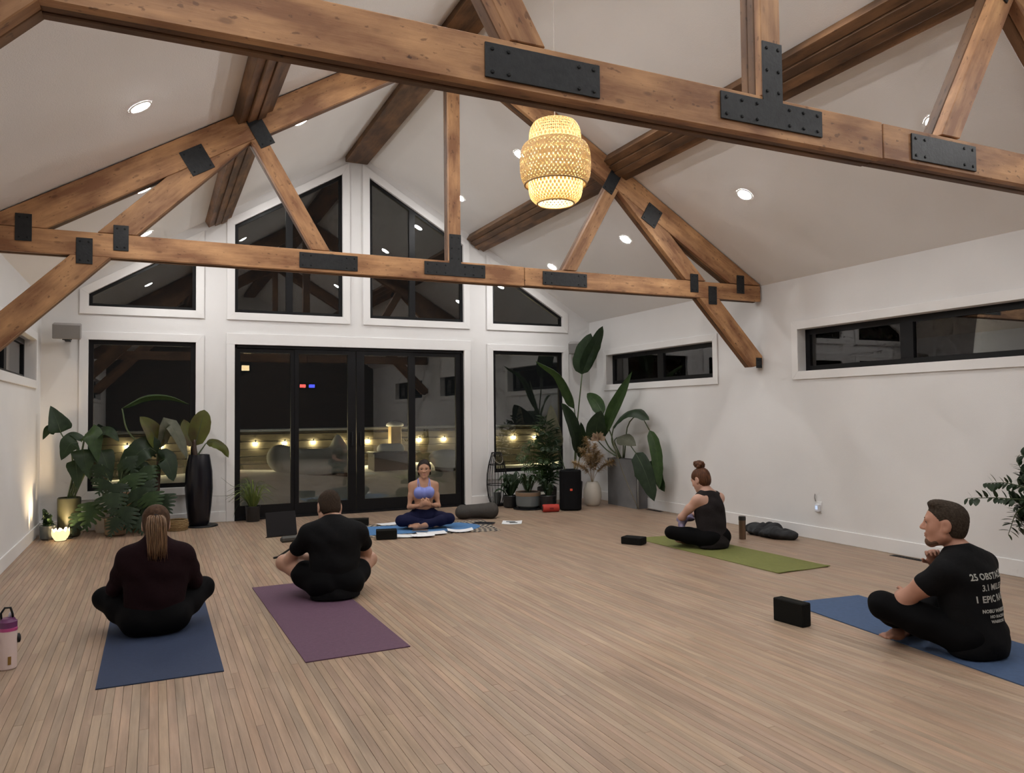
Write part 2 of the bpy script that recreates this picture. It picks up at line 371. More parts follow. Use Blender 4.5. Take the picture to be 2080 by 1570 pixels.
# floor: a dark sub-floor and the narrow strips on it
floor = tag(MB().box(-XW-.15, XW+.15, YB-.15, .16, -.10, -.016).build('floor', mat('subfloor', (.028, .020, .014), .9)), kind='structure')
def floor_strips():
    W = .04; n = int(round(2*XW/W)); W = 2*XW/n; gap = .0012
    rng = random.Random(3); planks = []
    for i in range(n):
        x = -XW+W*(i+.5); y = rng.uniform(0, 1.2)
        while y > YB:
            l = rng.choice((1.9, 2.3, 2.8, 3.2, 3.7)); y0 = max(y-l, YB)
            planks.append((x, min(y, 0.0), y0)); y = y0
    yaw = math.radians(YAW); fx, fy = math.sin(yaw), math.cos(yaw)
    def score(p):
        best = -1
        for t in (0, .5, 1):
            yy = p[1]+(p[2]-p[1])*t; dx, dy = p[0]-CAM.x, yy-CAM.y
            d = dx*fx+dy*fy; s = dx*fy-dy*fx
            if d > 2.3 and abs(s) < .69*d: best = max(best, 1/d)
        return best*min(1, (p[1]-p[2])/1.0)
    planks.sort(key=score, reverse=True)
    meshes = {}
    def shape(mb, x0, x1, y0, y1):
        c = .0007
        mb.add([(x0, y0, -.016), (x1, y0, -.016), (x1, y1, -.016), (x0, y1, -.016), (x0, y0, -c), (x1, y0, -c), (x1, y1, -c), (x0, y1, -c),
                (x0+c, y0+c, 0), (x1-c, y0+c, 0), (x1-c, y1-c, 0), (x0+c, y1-c, 0)],
               [(0, 1, 5, 4), (1, 2, 6, 5), (2, 3, 7, 6), (3, 0, 4, 7), (4, 5, 9, 8), (5, 6, 10, 9), (6, 7, 11, 10), (7, 4, 8, 11), (8, 9, 10, 11)])
    rest = MB(); rv = []
    for k, (x, ya, yb) in enumerate(planks):
        l = ya-yb-gap
        if l < .03: continue
        if k < 300:
            key = round(l, 3)
            if key not in meshes:
                mb = MB(); shape(mb, -W/2+gap/2, W/2-gap/2, -l/2, l/2); me = mb.mesh('plank'); me.materials.append(M_FLOOR); meshes[key] = me
            inst('plank', meshes[key], floor, loc=(x, (ya+yb)/2, rng.uniform(-.0006, .0004)))
        else:
            shape(rest, x-W/2+gap/2, x+W/2-gap/2, yb+gap/2, ya-gap/2); rv += [rng.random()]*9
    o = rest.build('remaining_planks', M_FLOOR, floor); o['kind'] = 'stuff'
    a = o.data.attributes.new('rnd', 'FLOAT', 'FACE'); a.data.foreach_set('value', rv)
floor_strips()

# windows, door and casings
def window(name, poly, loc, rz, recess, frame_w, mullions=(), casing=.10, rails=None, thick=.05, casing_skip=(), open_bottom=False):
    """poly: counter-clockwise (x, z) outline of the opening in the wall's own frame; local +y points outdoors"""
    wnd = tag(empty(name, loc, rz), kind='structure')
    inner = offset_poly(poly, -frame_w) if not rails else rails
    mb = MB(); ring(mb, inner, poly, recess, recess+thick); mb.build('window_frame', M_BLACK, wnd)
    xs = sorted(set(p[0] for p in inner)); x0, x1 = xs[0], xs[-1]
    def z_at(x, top):
        zs = []
        for i in range(len(inner)):
            a, b = inner[i], inner[(i+1) % len(inner)]
            if abs(a[0]-b[0]) > 1e-6 and min(a[0], b[0])-1e-6 <= x <= max(a[0], b[0])+1e-6:
                zs.append(a[1]+(b[1]-a[1])*(x-a[0])/(b[0]-a[0]))
        return max(zs) if top else min(zs)
    cuts = [x0]
    for a, b in mullions:
        MB().prism([(a, z_at(a, 0)), (b, z_at(b, 0)), (b, z_at(b, 1)), (a, z_at(a, 1))], recess-.004, recess+thick+.004).build('mullion', M_BLACK, wnd)
        cuts += [a, b]
    cuts.append(x1)
    for i in range(0, len(cuts), 2):
        a, b = cuts[i], cuts[i+1]
        pts = [(a, z_at(a, 0)), (b, z_at(b, 0)), (b, z_at(b, 1))]
        for q in sorted([p for p in inner if a+1e-4 < p[0] < b-1e-4 and p[1] > z_at(p[0], 0)+1e-4], reverse=True): pts.append(q)
        if z_at(a, 1) > z_at(a, 0)+1e-4: pts.append((a, z_at(a, 1)))
        MB().prism(pts, recess+thick*.4, recess+thick*.4+.008).build('pane', M_GLASS, wnd)
    if casing:
        outer = offset_poly(poly, casing)
        for i in range(len(poly)):
            if i in casing_skip: continue
            j = (i+1) % len(poly)
            c = MB().prism([outer[i], outer[j], poly[j], poly[i]], -.022, 0).build('casing_board', M_TRIM, wnd, bevel=.002)
    return wnd
def trans_poly(x0, x1): return [(x0, Z_TR), (x1, Z_TR), (x1, zglass(x1)), (x0, zglass(x0))]
for i, (x0, x1) in enumerate(((-A_, -B_), (B_, A_))):
    window('window_%d' % (1+i), [(x0, Z_LOW), (x1, Z_LOW), (x1, Z_HEAD), (x0, Z_HEAD)], (0, 0, 0), 0, .03, .055)
window('window_3', trans_poly(-A_, -B_), (0, 0, 0), 0, .03, .04)
window('window_4', trans_poly(-C_, -D_), (0, 0, 0), 0, .03, .045, mullions=((-.975, -.885),))
window('window_5', trans_poly(D_, C_), (0, 0, 0), 0, .03, .045, mullions=((.80, .89),))
window('window_6', trans_poly(B_, A_), (0, 0, 0), 0, .03, .04)
for i, (a, b) in enumerate(SIDE_WIN[:2]):
    for right in (True, False):
        lx0, lx1 = (-b, -a) if right else (a, b); mid = (lx0+lx1)/2
        window('window_%d' % (7+2*i+(0 if right else 1)), [(lx0, WZ0), (lx1, WZ0), (lx1, WZ1), (lx0, WZ1)], ((XW if right else -XW), 0, 0), -PI/2 if right else PI/2, .10, .06,
               mullions=((mid-.07, mid+.07),), casing=.09)
a, b = SIDE_WIN[2]
for right in (True, False):
    lx0, lx1 = (-b, -a) if right else (a, b)
    window('window_%d' % (11 if right else 12), [(lx0, WZ0), (lx1, WZ0), (lx1, WZ1), (lx0, WZ1)], ((XW if right else -XW), 0, 0), -PI/2 if right else PI/2, .10, .06, casing=.09)
# four-leaf patio door
def patio_door():
    d = tag(empty('door_1'), kind='structure')
    P = [(-C_, 0), (C_, 0), (C_, Z_DOOR), (-C_, Z_DOOR)]
    mb = MB(); mb.box(-C_, -C_+.03, .02, .12, 0, Z_DOOR); mb.box(C_-.03, C_, .02, .12, 0, Z_DOOR); mb.box(-C_, C_, .02, .12, Z_DOOR-.04, Z_DOOR); mb.box(-C_, C_, -.02, .12, 0, .025)
    mb.build('door_frame', M_BLACK, d)
    for x0, x1, a, b, y in ((-1.618, -.855, .045, .055, .05), (-.857, -.005, .055, .115, .035), (.005, .834, .115, .055, .035), (.832, 1.618, .055, .085, .05)):
        zt, zb = Z_DOOR-.042, .027; g = [(x0+a, .185), (x1-b, .185), (x1-b, zt-.06), (x0+a, zt-.06)]
        leaf = MB(); ring(leaf, g, [(x0, zb), (x1, zb), (x1, zt), (x0, zt)], y, y+.045); lo = leaf.build('door_leaf', M_BLACK, d)
        MB().prism(g, y+.018, y+.026).build('pane', M_GLASS, lo)
        if y < .04:
            hx = x1-.055 if x0 < 0 else x0+.055
            MB().box(hx-.012, hx+.012, y-.03, y, .95, 1.15).build('door_handle', M_BOLT, lo, bevel=.004)
    for bx in ((-C_-.105, -C_, 0, Z_DOOR), (C_, C_+.105, 0, Z_DOOR), (-C_-.11, C_+.11, Z_DOOR, Z_DOOR+.15)):
        MB().box(bx[0], bx[1], -.022, 0, bx[2], bx[3]).build('casing_board', M_TRIM, d, bevel=.002)
patio_door()
# baseboards
def board(name, *b): return tag(MB().box(*b).build(name, M_TRIM, bevel=.004), kind='structure')
board('baseboard_right', XW-.016, XW, YB, -.016, 0, .14); board('baseboard_left', -XW, -XW+.016, YB, -.016, 0, .14)
board('baseboard_far_left', -XW, -C_-.106, -.016, 0, 0, .14); board('baseboard_far_right', C_+.106, XW, -.016, 0, 0, .14)

# ------------------------------------------------------------------ roof timbers
TD = .14                                   # a truss is three plies deep
BOLT = MB().lathe([(.0085, 0), (.0085, .003), (.005, .005)], 8).mesh('bolt'); BOLT.materials.append(M_BOLT)
def timber(name, poly, ang, parent, plies=3, m=None, bevel=.004, y0=0., y1=TD, stagger=0.):
    """poly (x, z) in the truss plane; its grain follows ang; split into boards laid side by side"""
    cx = sum(p[0] for p in poly)/len(poly); cz = sum(p[1] for p in poly)/len(poly); ca, sa = math.cos(ang), math.sin(ang)
    loc = [((x-cx)*ca+(z-cz)*sa, -(x-cx)*sa+(z-cz)*ca) for x, z in poly]
    t = (y1-y0)/plies
    for i in range(plies):
        MB().prism(loc, -t/2+.0012, t/2-.0012).build(name, m or (M_BEAM if i == 0 else M_BEAM_SHADED), parent, bevel=bevel, loc=(cx, y0+t*(i+.5), cz+(stagger*((i % 2)-.5))), rot=(0, -ang, 0))
def plate(poly, parent, bolts=(), y=0., name='steel_plate'):
    o = MB().prism(poly, y-.008, y).build(name, M_STEEL, parent, bevel=.0015)
    for bx, bz in bolts: inst('bolt', BOLT, o, loc=(bx, y-.008, bz), rot=(PI/2, 0, 0))
    return o
def rect_bolts(x0, x1, z0, z1, nx, m=.03):
    xs = [x0+m, x0+m+.07] + [x1-m-.07, x1-m] if nx == 4 else [x0+m, x1-m]
    return [(x, z) for x in xs for z in (z0+m*.8, z1-m*.8)]
ZC0, ZC1 = 2.678, 2.868
def truss(loc, label):
    t = thing('roof_truss', label, 'truss', loc, group='timber roof trusses')
    timber('bottom_chord', [(-XW+.012, ZC0), (.742, ZC0), (.742, ZC1), (-XW+.012, ZC1)], 0, t, stagger=.006)
    timber('bottom_chord', [(.748, ZC0+.004), (XW-.03, ZC0+.004), (XW-.03, ZC1-.004), (.748, ZC1-.004)], 0, t, stagger=.006)
    g = math.atan(SL)
    top = lambda x: zroof(x)-.012
    bot = lambda x: zroof(x)-.292
    xe = XW-.03; xq = XW-(ZC1-EAVE+.292)/SL
    for s in (-1, 1):
        pl = [(0, bot(0)), (s*xq, ZC1+.001), (s*xe, ZC1+.001), (s*xe, max(top(xe), ZC1+.002)), (0, top(0))]
        if s > 0: pl = pl
        else: pl = pl[::-1]
        pl = [(x+(s*.0015 if abs(x) < 1e-9 else 0), z) for x, z in pl]
        timber('rafter', pl, -s*g, t)
        # web strut
        dx, dz = -.525, .905; L = math.hypot(dx, dz); a = math.atan2(dz, -s*dx)
        hw = .066/(dz/L)
        xb = 1.275; zt_ = lambda x: bot(x)
        def hit(x0):   # along the strut direction until the rafter's lower edge
            k = (EAVE+SL*XW-.292-ZC1-SL*x0)/(dz/.525+SL); return (x0+k, ZC1+k*dz/.525)
        p1 = hit(xb-hw); p2 = hit(xb+hw)
        pl = [(s*(xb-hw), ZC1+.001), (s*(xb+hw), ZC1+.001), (s*p2[0], p2[1]-.001), (s*p1[0], p1[1]-.001)]
        timber('strut', pl if s > 0 else pl[::-1], a, t, plies=2)
        # diagonal brace, cut by the chord: from rafter down to the chord, then on to the wall
        lo = lambda x: 2.876-1.02*(x-2.748); up = lambda x: lo(x)+.285
        kx = lambda c: (EAVE+SL*XW-.292-c)/( -1.02+SL)  # not used
        def meet(off):   # line z=2.876+off-1.02(x-2.748) with rafter lower edge
            c1 = 2.876+off+1.02*2.748; c2 = EAVE+SL*XW-.292; x = (c1-c2)/(1.02-SL); return (x, c2-SL*x)
        m0, m1 = meet(0), meet(.285)
        xl = 2.748+(2.876-ZC1)/1.02; xu = xl+.285/1.02
        pl = [(s*xl, ZC1+.001), (s*xu, ZC1+.001), (s*m1[0], m1[1]-.001), (s*m0[0], m0[1]-.001)]
        timber('brace', pl if s > 0 else pl[::-1], -s*.795, t, plies=2)
        xl = 2.748+(2.876-ZC0)/1.02; xu = xl+.285/1.02; xw = XW-.02
        pl = [(s*xl, ZC0-.001), (s*(xw-.15), lo(xw-.15)), (s*xw, lo(xw-.15)+.03), (s*xw, up(xw)), (s*xu, ZC0-.001)]
        timber('brace', pl if s > 0 else pl[::-1], -s*.795, t, plies=2)
        # plates
        x0, x1 = sorted((s*.95, s*1.468))
        plate([(x0, 2.70), (x1, 2.70), (x1, 2.838), (x0, 2.838)], t, rect_bolts(x0, x1, 2.70, 2.838, 4))
        def rp(cx, cz, w, h, ang, nb=True):
            ca, sa = math.cos(ang), math.sin(ang); f = lambda u, v: (s*(cx+u*ca-v*sa), cz+u*sa+v*ca)
            pts = [f(-w/2, -h/2), f(w/2, -h/2), f(w/2, h/2), f(-w/2, h/2)]
            plate(pts if s > 0 else pts[::-1], t, [f(i*(w/2-.028), j*(h/2-.028)) for i in (-1, 1) for j in (-1, 1)] if nb else ())
        rp(1.80, 3.865, .135, .27, math.atan2(.905, .525)-PI/2)
        rp(2.305, 3.545, .20, .215, -.54)
        rp(3.535, 2.862, .11, .21, 0); rp(3.125, 2.712, .115, .205, 0); rp(2.868, 2.836, .11, .205, 0)
        rp(3.79, 1.955, .085, .12, 0)
    timber('king_post', [(-.06, ZC1+.001), (.06, ZC1+.001), (.06, bot(.06)-.001), (.0, bot(0)-.001), (-.06, bot(.06)-.001)], PI/2, t)
    T = [(-.312, 2.72), (.312, 2.72), (.312, 2.846), (.0605, 2.846), (.0605, 3.126), (-.0605, 3.126), (-.0605, 2.846), (-.312, 2.846)]
    plate(T, t, [(x, z) for x in (-.28, -.19, -.1, .1, .19, .28) for z in (2.745, 2.82)]+[(x, z) for x in (-.035, .035) for z in (3.095, 2.99, 2.89)], name='tee_plate')
    return t
truss((0, -3.963-.001, 0), 'timber roof truss nearer the gable windows, with black steel plates')
truss((0, -8.130, 0), 'large timber roof truss crossing the top of the view, black bolted plates')

def sloped_purlin(y0, y1, s, label):
    t = thing('purlin', label, 'beam', (s*1.885, (y0+y1)/2, zroof(1.885)), group='ceiling purlins')
    for i in range(4):
        u0 = -.166+i*.083; dp = (.100, .125, .115, .095)[i]
        mb = MB().box(-(y1-y0)/2, (y1-y0)/2, u0+.0015, u0+.0815, -dp, -.003)
        o = mb.build('purlin_board', M_BEAM_DARK, t, bevel=.003)
        o.matrix_basis = Matrix.Rotation(s*math.atan(SL), 4, 'Y') @ Matrix.Rotation(PI/2, 4, 'Z')
    return t
SPANS = [(-3.82, -.03), (-7.985, -3.967), (YB+.02, -8.14)]
for k, (y0, y1) in enumerate(SPANS):
    for s in (-1, 1):
        side = 'left' if s < 0 else 'right'
        sloped_purlin(y0, y1, s, ('dark boarded purlin on the %s slope ending at the gable wall', 'dark boarded purlin on the %s slope between the two trusses', 'dark boarded purlin on the %s slope on the camera side of the big truss')[k] % side)
    rb = MB().box(-(y1-y0)/2, (y1-y0)/2, -.16, .16, -.15, 0).build('ridge_beam', M_BEAM_DARK, bevel=.004, loc=(0, (y0+y1)/2, zroof(.16)+.07-.0), rot=(0, 0, PI/2))
    tag(rb, ('dark ridge beam ending above the post between the gable windows', 'dark ridge beam between the two trusses carrying the woven pendant lamp', 'dark ridge beam on the camera side of the big truss')[k], 'beam', 'ridge beams')

# ------------------------------------------------------------------ lamps
M_LENS = emit_mat('downlight_lens', DOWN_COL, DOWNLIGHT)
def downlight(x, y, label):
    t = thing('recessed_light', label, 'light', (x, y, zroof(x)), group='recessed ceiling lights')
    t.rotation_euler = (0, math.atan(SL)*(1 if x > 0 else -1), 0)
    ringp = [(.082, -.001), (.082, -.006), (.070, -.008), (.066, -.005), (.066, -.001)]
    MB().lathe(ringp, 24, cap=(False, False)).build('trim_ring', M_TRIM, t, smooth=True)
    MB().lathe([(.070, -.002), (.050, -.011), (.001, -.015)], 12, cap=(False, False)).build('lens', M_LENS, t, smooth='all')
    return t
rows = (-.88, -2.83, -4.96, -7.02, -9.1, -11.2)
words = ('beside the gable wall', 'just before the gable end truss', 'between the two trusses', 'behind the big truss', 'overhead on the camera side', 'far behind the camera')
for i, y in enumerate(rows):
    for x in (-2.72, -1.26, 1.26, 2.72):
        downlight(x, y, '%s recessed ceiling light on the %s slope %s' % ('lower' if abs(x) > 2 else 'upper', 'left' if x < 0 else 'right', words[i]))
#__STAGE2__
# ------------------------------------------------------------------ implicit surfaces (soft bodies, cloth heaps, snow)
def _prim(p, X, Y, Z):
    t = p[0]
    if t == 'c':
        _, a, b, ra, rb, k, lat, sq = p
        ax, ay, az = X-a[0], Y-a[1], Z-a[2]; d = np.array(b)-np.array(a)
        if lat is not None:
            l = np.array(lat)/np.linalg.norm(lat); c = (ax*l[0]+ay*l[1]+az*l[2])*(1-1/sq)
            ax, ay, az = ax-c*l[0], ay-c*l[1], az-c*l[2]; d = d-l*np.dot(d, l)*(1-1/sq)
        dd = max(float(d@d), 1e-9)
        h = np.clip((ax*d[0]+ay*d[1]+az*d[2])/dd, 0, 1)
        return np.sqrt((ax-h*d[0])**2+(ay-h*d[1])**2+(az-h*d[2])**2)-(ra+(rb-ra)*h)
    _, c, r, R, k = p[:5]
    x, y, z = X-c[0], Y-c[1], Z-c[2]
    if R is not None:
        x, y, z = (R[0][0]*x+R[0][1]*y+R[0][2]*z, R[1][0]*x+R[1][1]*y+R[1][2]*z, R[2][0]*x+R[2][1]*y+R[2][2]*z)
    q = np.sqrt((x/r[0])**2+(y/r[1])**2+(z/r[2])**2)
    return (q-1)*min(r)*(1+.0*q)
def cap(a, b, ra, rb=None, k=.02, lat=None, sq=1.): return ('c', tuple(a), tuple(b), ra, ra if rb is None else rb, k, lat, sq)
def ell(c, r, R=None, k=.02): return ('e', tuple(c), tuple(r), R, k)
def cut(c, r, R=None, k=.01): return ('-', tuple(c), tuple(r), R, k)
def _bounds(p, grow):
    if p[0] == 'c':
        r = max(p[3], p[4])*max(1., p[7]); lo = np.minimum(p[1], p[2])-r; hi = np.maximum(p[1], p[2])+r
    else:
        r = max(p[2]) if p[3] is not None else np.array(p[2]); lo = np.array(p[1])-r; hi = np.array(p[1])+r
    return lo-grow, hi+grow
def sdf_mesh(name, prims, vox, noise=None, clip_z=None):
    los, his = zip(*[_bounds(p, .02) for p in prims if p[0] != '-'])
    lo = np.min(los, 0)-vox*2; hi = np.max(his, 0)+vox*2; n = np.ceil((hi-lo)/vox).astype(int)+1
    ax = [lo[i]+vox*np.arange(n[i]) for i in range(3)]
    D = np.full(n, .12, np.float32)
    for p in prims:
        a, b = _bounds(p, .02+p[5 if p[0] == 'c' else 4])
        i0 = np.clip(np.floor((a-lo)/vox).astype(int), 0, n-1); i1 = np.clip(np.ceil((b-lo)/vox).astype(int)+1, 1, n)
        sl = tuple(slice(i0[j], i1[j]) for j in range(3))
        X, Y, Z = np.meshgrid(*[ax[j][sl[j]].astype(np.float32) for j in range(3)], indexing='ij', sparse=True)
        cur = D[sl]
        if p[0] == '-':
            d = -_prim(('e',)+p[1:], X, Y, Z); k = p[4]; h = np.maximum(k-np.abs(cur-d), 0)/k; D[sl] = np.maximum(cur, d)+h*h*k*.25
        else:
            d = _prim(p, X, Y, Z); k = p[5] if p[0] == 'c' else p[4]; h = np.maximum(k-np.abs(cur-d), 0)/k; D[sl] = np.minimum(cur, d)-h*h*k*.25
    if noise is not None:
        X, Y, Z = np.meshgrid(*[q.astype(np.float32) for q in ax], indexing='ij', sparse=True); D = D+noise(X, Y, Z).astype(np.float32)
    if clip_z is not None:
        D = np.maximum(D, (clip_z-ax[2])[None, None, :].astype(np.float32))
    return nets(name, D, lo, vox)
def nets(name, D, lo, vox):
    S = D < 0; n = D.shape
    c = np.zeros((n[0]-1, n[1]-1, n[2]-1), np.int8); offs = [(i, j, k) for i in (0, 1) for j in (0, 1) for k in (0, 1)]
    for i, j, k in offs: c += S[i:n[0]-1+i, j:n[1]-1+j, k:n[2]-1+k]
    act = (c > 0) & (c < 8); idx = np.argwhere(act); ids = np.full(act.shape, -1, np.int64); ids[act] = np.arange(len(idx))
    val = np.stack([D[idx[:, 0]+i, idx[:, 1]+j, idx[:, 2]+k] for i, j, k in offs], 1)
    acc = np.zeros((len(idx), 3)); cnt = np.zeros(len(idx))
    for a in range(8):
        for b in range(a+1, 8):
            if sum(abs(x-y) for x, y in zip(offs[a], offs[b])) != 1: continue
            m = (val[:, a] < 0) != (val[:, b] < 0)
            t = val[m, a]/(val[m, a]-val[m, b]); pa, pb = np.array(offs[a], float), np.array(offs[b], float)
            acc[m] += pa+(pb-pa)*t[:, None]; cnt[m] += 1
    V = lo+vox*(idx+acc/cnt[:, None])
    F = []
    for d in range(3):
        e1, e2 = [(1, 2), (2, 0), (0, 1)][d]
        a = [slice(None)]*3; b = [slice(None)]*3; a[d] = slice(0, n[d]-1); b[d] = slice(1, n[d])
        ch = S[tuple(a)] != S[tuple(b)]; q = np.argwhere(ch)
        q = q[(q[:, e1] > 0) & (q[:, e2] > 0) & (q[:, e1] < n[e1]-1) & (q[:, e2] < n[e2]-1)]
        sg = S[tuple(q.T)]
        def I(o1, o2):
            r = q.copy(); r[:, e1] += o1; r[:, e2] += o2; return ids[r[:, 0], r[:, 1], r[:, 2]]
        f = np.stack([I(-1, -1), I(0, -1), I(0, 0), I(-1, 0)], 1); f[~sg] = f[~sg][:, ::-1]; F.append(f)
    F = np.concatenate(F)
    me = bpy.data.meshes.new(name); me.vertices.add(len(V)); me.vertices.foreach_set('co', V.ravel().astype(np.float32))
    me.loops.add(len(F)*4); me.loops.foreach_set('vertex_index', F.ravel().astype(np.int32)); me.polygons.add(len(F))
    me.polygons.foreach_set('loop_start', np.arange(0, len(F)*4, 4, dtype=np.int32)); me.polygons.foreach_set('use_smooth', np.ones(len(F), bool))
    me.update(calc_edges=True); me.validate()
    return me
def blob(name, prims, vox, m, parent=None, noise=None, clip_z=None, loc=None, rz=0.):
    me = sdf_mesh(name, prims, vox, noise, clip_z); me.materials.append(m)
    o = bpy.data.objects.new(name, me); o.rotation_euler = (0, 0, rz)
    if loc is not None: o.location = loc
    return link(o, parent)

# ------------------------------------------------------------------ outdoors: snowy terrace at night
M_SNOW = mat('snow', (.88, .90, .90), .8, var=(5, (.78, .80, .80)), bump=(18, .5))
def terrace():
    mb = MB(); nx, ny = 60, 44; vs = []; fs = []
    for j in range(ny+1):
        for i in range(nx+1):
            x = -11+24*i/nx; y = .35+13.5*j/ny
            z = -.14+.05*math.sin(x*1.3+y*.7)+.04*math.sin(x*.6-y*1.1+1)+(.40*min(1, max(0, (y-1.2)/2.8)))
            if y < .9: z = -.14
            z -= .06*max(0, min(1, (y-5.0)/.8))
            vs.append((x, y, z))
    for j in range(ny):
        for i in range(nx): a = j*(nx+1)+i; fs.append((a, a+1, a+nx+2, a+nx+1))
    mb.add(vs, fs); tag(mb.build('snow_ground', M_SNOW, smooth='all'), 'snow covered terrace outside the patio door', 'snow', kind='stuff')
terrace()
M_FENCE = wood('weathered_fence', (.075, .062, .034), (.048, .040, .022), (.022, .018, .010))
def fence():
    t = thing('garden_fence', 'board fence with string lights at the end of the snowy terrace', 'fence', (0, 6.15, 0))
    for k in range(7): MB().box(-11, 13, 0, .03, -.1+k*.158, -.1+k*.158+.150).build('fence_board', M_FENCE, t, bevel=.004)
    for x in range(-10, 13, 2): MB().box(x-.05, x+.05, .03, .12, -.15, 1.02).build('fence_post', M_FENCE, t)
    MB().box(-11, 13, -.06, .13, 1.012, 1.05).build('cap_rail', M_FENCE, t)
    MB().tube([(-11, .03, 1.06), (-4, .03, 1.075), (0, .03, 1.07), (5, .03, 1.08), (13, .03, 1.06)], .06, 8, squash=.7).build('snow_cap', M_SNOW, t, smooth='all')
fence()
M_BULB = emit_mat('warm_bulb', (1, .80, .45), 440)
def string_lights():
    t = thing('string_lights', 'string of warm round bulbs hung along the terrace fence', 'lights', (0, 6.140, 0))
    n = 17; xs = [-3.1+.605*i for i in range(n)]; path = []
    for x in xs: path += [(x, -.02, .872), (x+.15, 0, .85), (x+.30, 0, .84), (x+.45, 0, .85)]
    MB().tube(path, .006, 5).build('cable', M_BOLT, t)
    bm_ = MB().ball((0, 0, 0), .034, 8, 5).mesh('bulb'); bm_.materials.append(M_BULB); bm_.polygons.foreach_set('use_smooth', [True]*len(bm_.polygons))
    sm_ = MB().lathe([(.014, 0), (.016, .05), (.008, .06)], 8).mesh('socket'); sm_.materials.append(M_BOLT)
    for x in xs:
        b = inst('bulb', bm_, t, (x, -.036, .80)); inst('socket', sm_, b, (0, 0, .026))
string_lights()
def snowy_furniture():
    t = thing('garden_sofa', 'garden sofa buried under thick rounded snow beyond the left door leaves', 'sofa', (.05, 4.2, 0))
    blob('snow_cover', [ell((-.50, 0, .62), (.24, .30, .22), k=.12), ell((-.35, .05, .50), (.30, .3, .22), k=.15), cap((-.2, 0, .50), (.62, 0, .50), .24, .25, k=.15), ell((.60, .05, .78), (.10, .16, .22), k=.18), ell((.66, 0, .52), (.16, .3, .26), k=.12), ell((.2, -.25, .42), (.55, .22, .16), k=.12)], .03, M_SNOW, t)
    MB().box(-.62, .74, -.30, .28, .20, .27).build('seat_frame', M_BOLT, t, bevel=.01)
    for x in (-.56, .66):
        for y in (-.26, .22): MB().box(x, x+.06, y, y+.06, -.1, .2).build('leg', M_BOLT, t)
    t = thing('garden_planter', 'round planter topped by a mushroom of snow beyond the right door leaf', 'planter', (2.85, 4.1, 0))
    blob('snow_cover', [ell((0, 0, .50), (.36, .34, .16), k=.1), ell((.02, 0, .36), (.26, .26, .16), k=.1)], .03, M_SNOW, t)
    MB().lathe([(.16, -.12), (.24, .32), (.22, .33)], 20).build('pot', mat('dark_clay', (.05, .04, .035), .7), t, smooth=True)
    t = thing('grill_cabinet', 'dark outdoor grill cabinet with a flat cap of snow', 'grill', (1.85, 4.9, 0))
    MB().box(-.36, .38, -.25, .28, -.1, .58).build('cabinet_body', mat('grill_black', (.012, .012, .012), .5), t, bevel=.01)
    MB().box(-.40, .42, -.29, .32, .58, .61).build('worktop', M_BOLT, t, bevel=.004)
    blob('snow_cover', [cap((-.12, 0, .66), (.24, 0, .66), .12, .12, k=.05)], .025, M_SNOW, t, clip_z=.612)
    t = thing('lamp_post', 'short timber post lit yellow by the string lights behind the grill cabinet', 'post', (2.25, 5.75, 0))
    MB().box(-.12, .12, -.12, .12, -.1, 1.12).build('post', mat('yellow_timber', (.55, .40, .17), .6, var=(6, (.42, .29, .12))), t, bevel=.01)
    blob('snow_cover', [ell((0, 0, 1.15), (.2, .19, .09))], .025, M_SNOW, t, clip_z=1.122)
snowy_furniture()

